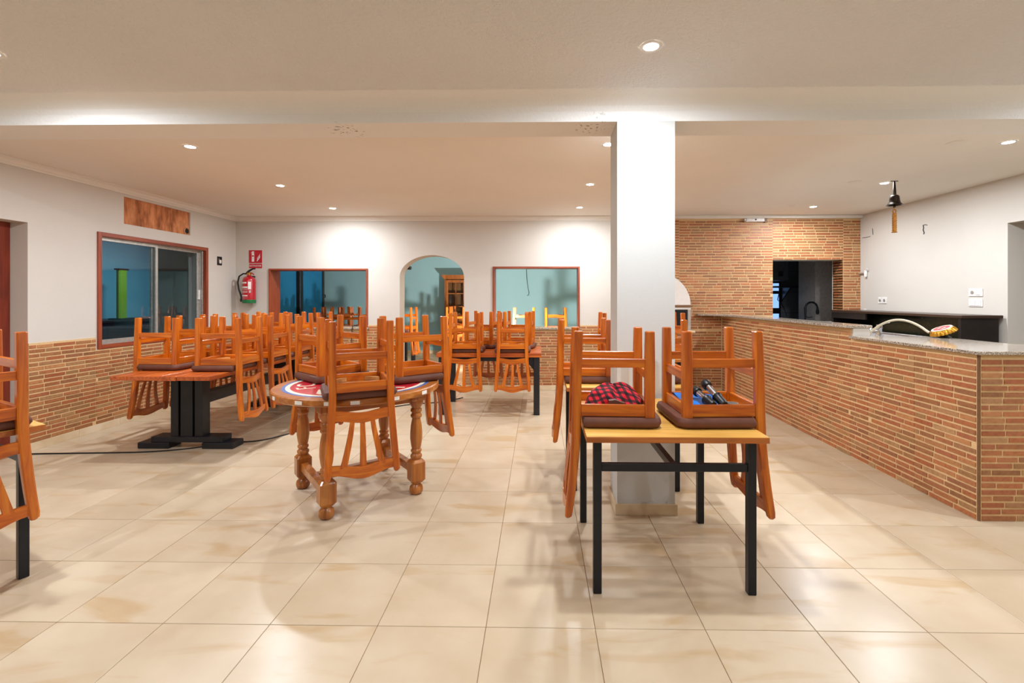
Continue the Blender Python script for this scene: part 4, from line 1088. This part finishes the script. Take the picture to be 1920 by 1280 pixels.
# cracks in the plaster
def crack(pts, axis, r, parent, label):
    o = MB().tube([on_x(x, y, XR-.001) for x, y in pts], r, 5).build('crack', 'dark_gap', parent); o['label'] = label
crack([(1731, 422), (1732, 427), (1731, 431), (1733, 436), (1732, 439)], 'x', .006, wr, 'dark crack in the plaster')
crack([(1731, 422), (1735, 421), (1739, 422)], 'x', .004, wr, 'dark crack in the plaster')
crack([(1617, 446), (1624, 445), (1632, 443)], 'x', .004, wr, 'thin crack in the plaster'); crack([(1636, 428), (1637, 440)], 'x', .004, wr, 'thin crack in the plaster')

# ------------------------------------------------------------------ things in the upturned chairs
# red plaid cap
pc_ = thing('plaid_cap', 'crumpled red and black plaid cap lying in an upturned chair', 'cap', (.385, 2.44, YZ+.058))
def blob(nu, nv, f):
    mb = MB(); rings = []
    for i in range(nv+1): rings.append([f(j/nu*2*PI, i/nv) for j in range(nu)])
    mb.loops(rings, False); return mb
random.seed(4)
ph = [random.random()*6 for _ in range(6)]
def capf(a, t):
    th = t*PI/2*1.12
    rx, ry, rz_ = .135, .115, .115
    wob = 1+.10*math.sin(3*a+ph[0]+2*t)+.07*math.sin(5*a+ph[1]-5*t)+.05*math.sin(9*a+ph[2]+8*t)+.03*math.sin(14*t+4*a)
    s = math.sin(th)*wob; z = math.cos(th)*rz_*(1+.22*math.sin(2*a+ph[3])*math.sin(th)+.10*math.sin(6*a+ph[4])*math.sin(th)**.5+.06*math.sin(11*t+2*a)*math.sin(th))
    return (rx*s*math.cos(a), ry*s*math.sin(a), max(.004, z+.004))
mb = blob(60, 22, capf); me = mb.mesh('crown', 'plaid', smooth=60)
uvl = me.uv_layers.new()
for l in me.loops:
    co = me.vertices[l.vertex_index].co; uvl.data[l.index].uv = (co.x*1.9+co.z*.9+.3, co.y*1.9+co.z*1.3+co.x*.4)
link('crown', me, pc_)
pk = MB(); n = 14; rings = []
for i in range(n+1):
    a_ = math.radians(205+130*i/n); rings.append([(.115*math.cos(a_), .105*math.sin(a_), .02), (.17*math.cos(a_), .135*math.sin(a_), .006), (.17*math.cos(a_), .135*math.sin(a_), .010), (.115*math.cos(a_), .105*math.sin(a_), .027)])
pk.loops(rings).build('brim', 'plaid', pc_, smooth=50)
fl2 = MB().loops([[(x, y-.002, z), (x, y+.012, z+.004), (x, y+.01, z+.05), (x, y-.004, z+.046)] for x, y, z in ((-.04, -.121, .012), (-.01, -.127, .018), (.02, -.127, .006), (.04, -.122, .0))]).build('ear_flap', 'cushion', pc_, smooth=40)
MB().tube([(.09, -.12, .02), (.12, -.13, .05), (.135, -.125, .02), (.11, -.135, -.005), (.08, -.13, .0)], .003, 6).build('strap', 'black_plastic', pc_)
# blue folder
fo = thing('blue_folder', 'blue plastic folder leaning in an upturned chair', 'folder', (.875, 2.50, YZ+.072))
fo.rotation_euler = (math.radians(10), math.radians(3), math.radians(4))
B(-.135, .08, -.09, .10, .0, .0025).build('cover', 'blue_folder', fo); B(-.135, .08, -.09, .10, .009, .0115).build('cover', 'blue_folder', fo); B(-.13, .075, -.085, .095, .003, .0085).build('sheets', 'cream_label', fo)
def torch(loc, rot, label):
    t = thing('torch', label, 'torch', loc, 0, 'black and silver torches in the chair'); t.rotation_euler = rot
    MB().lathe([(0, 0), (.018, 0), (.021, .006), (.021, .05), (.025, .062), (.027, .066), (.025, .07), (0, .07)], 20).build('grip', 'black_plastic', t, smooth=40)
    MB().lathe([(0, .07), (.017, .07), (.017, .15), (0, .15)], 20).build('barrel', 'steel', t, smooth=40)
    MB().lathe([(0, .15), (.022, .15), (.025, .156), (.025, .185), (.02, .192), (0, .186)], 20).build('head', 'black_plastic', t, smooth=40)
torch((.915, 2.33, YZ+.095), (math.radians(-62), math.radians(-26), 0), 'black and silver torch lying on the blue folder, upper one')
torch((.862, 2.33, YZ+.092), (math.radians(-74), math.radians(-38), 0), 'black and silver torch lying on the blue folder, lower one')
gl = thing('clear_cup', 'small clear plastic cup beside the torches', 'cup', (.96, 2.345, YZ+.057)); 
MB().lathe([(0, 0), (.02, 0), (.026, .03), (.028, .045), (.024, .045), (.018, .006), (0, .004)], 18, caps=False).build('body', 'clear_plastic', gl, smooth=40)
# ------------------------------------------------------------------ cables on the floor
q = [on_z(x, y, .006) for x, y in ((30, 852), (66, 850.5), (130, 849.5), (200, 848.5), (270, 847), (330, 843), (380, 837), (430, 829), (475, 827), (510, 821), (548, 811), (600, 797), (650, 782), (700, 770), (760, 759), (820, 754), (850, 749), (868, 745))]
pts = []
for i in range(len(q)-1):
    for k in range(4):
        f = k/4; a, b, c, d = q[max(i-1, 0)], q[i], q[i+1], q[min(i+2, len(q)-1)]
        pts.append(.5*((2*b)+(c-a)*f+(2*a-5*b+4*c-d)*f*f+(3*b-a-3*c+d)*f**3))
pts.append(q[-1])
tag(MB().tube(pts, .006, 6).build('floor_cable', 'cable', smooth=60), 'black extension cable running across the floor to the back table', 'cable')
p = on_z(866, 735, 0)
ps = thing('plug_adapter', 'white plug adapter on the floor under the back plank table', 'plug adapter', (p.x, p.y, 0), .3)
B(-.045, .045, -.03, .03, 0, .05).build('body', 'white_plastic', ps, bevel=.008)
MB().tube([(.0, 0, .05), (-.01, 0, .09), (-.06, .02, .11), (-.14, .05, .1), (-.2, .06, .02)], .005, 6).build('lead', 'cable', ps, smooth=60)
# thin cable over the sill of the left opening, plug by the right opening
q = [on_y(x, y, YB-.06) for x, y in ((662, 610), (660, 617), (659, 640), (659, 672))]
q = [Vector((q[0].x+.02, YB+.05, .936))]+q
tag(MB().tube(q, .006, 6).build('sill_cable', 'cable', smooth=60), 'black cable hanging over the sill of the left opening', 'cable')
p = on_y(943, 610, YB+.06)
ch_ = thing('charger_box', 'small black charger on the sill of the right opening', 'charger', (p.x, YB+.06, .926))
B(-.018, .018, -.02, .02, 0, .075).build('body', 'black_plastic', ch_, bevel=.006)
MB().tube([(0, 0, .075), (-.005, 0, .11), (-.05, 0, .15), (-.1, 0, .155)], .004, 6).build('lead', 'cable', ch_, smooth=60)
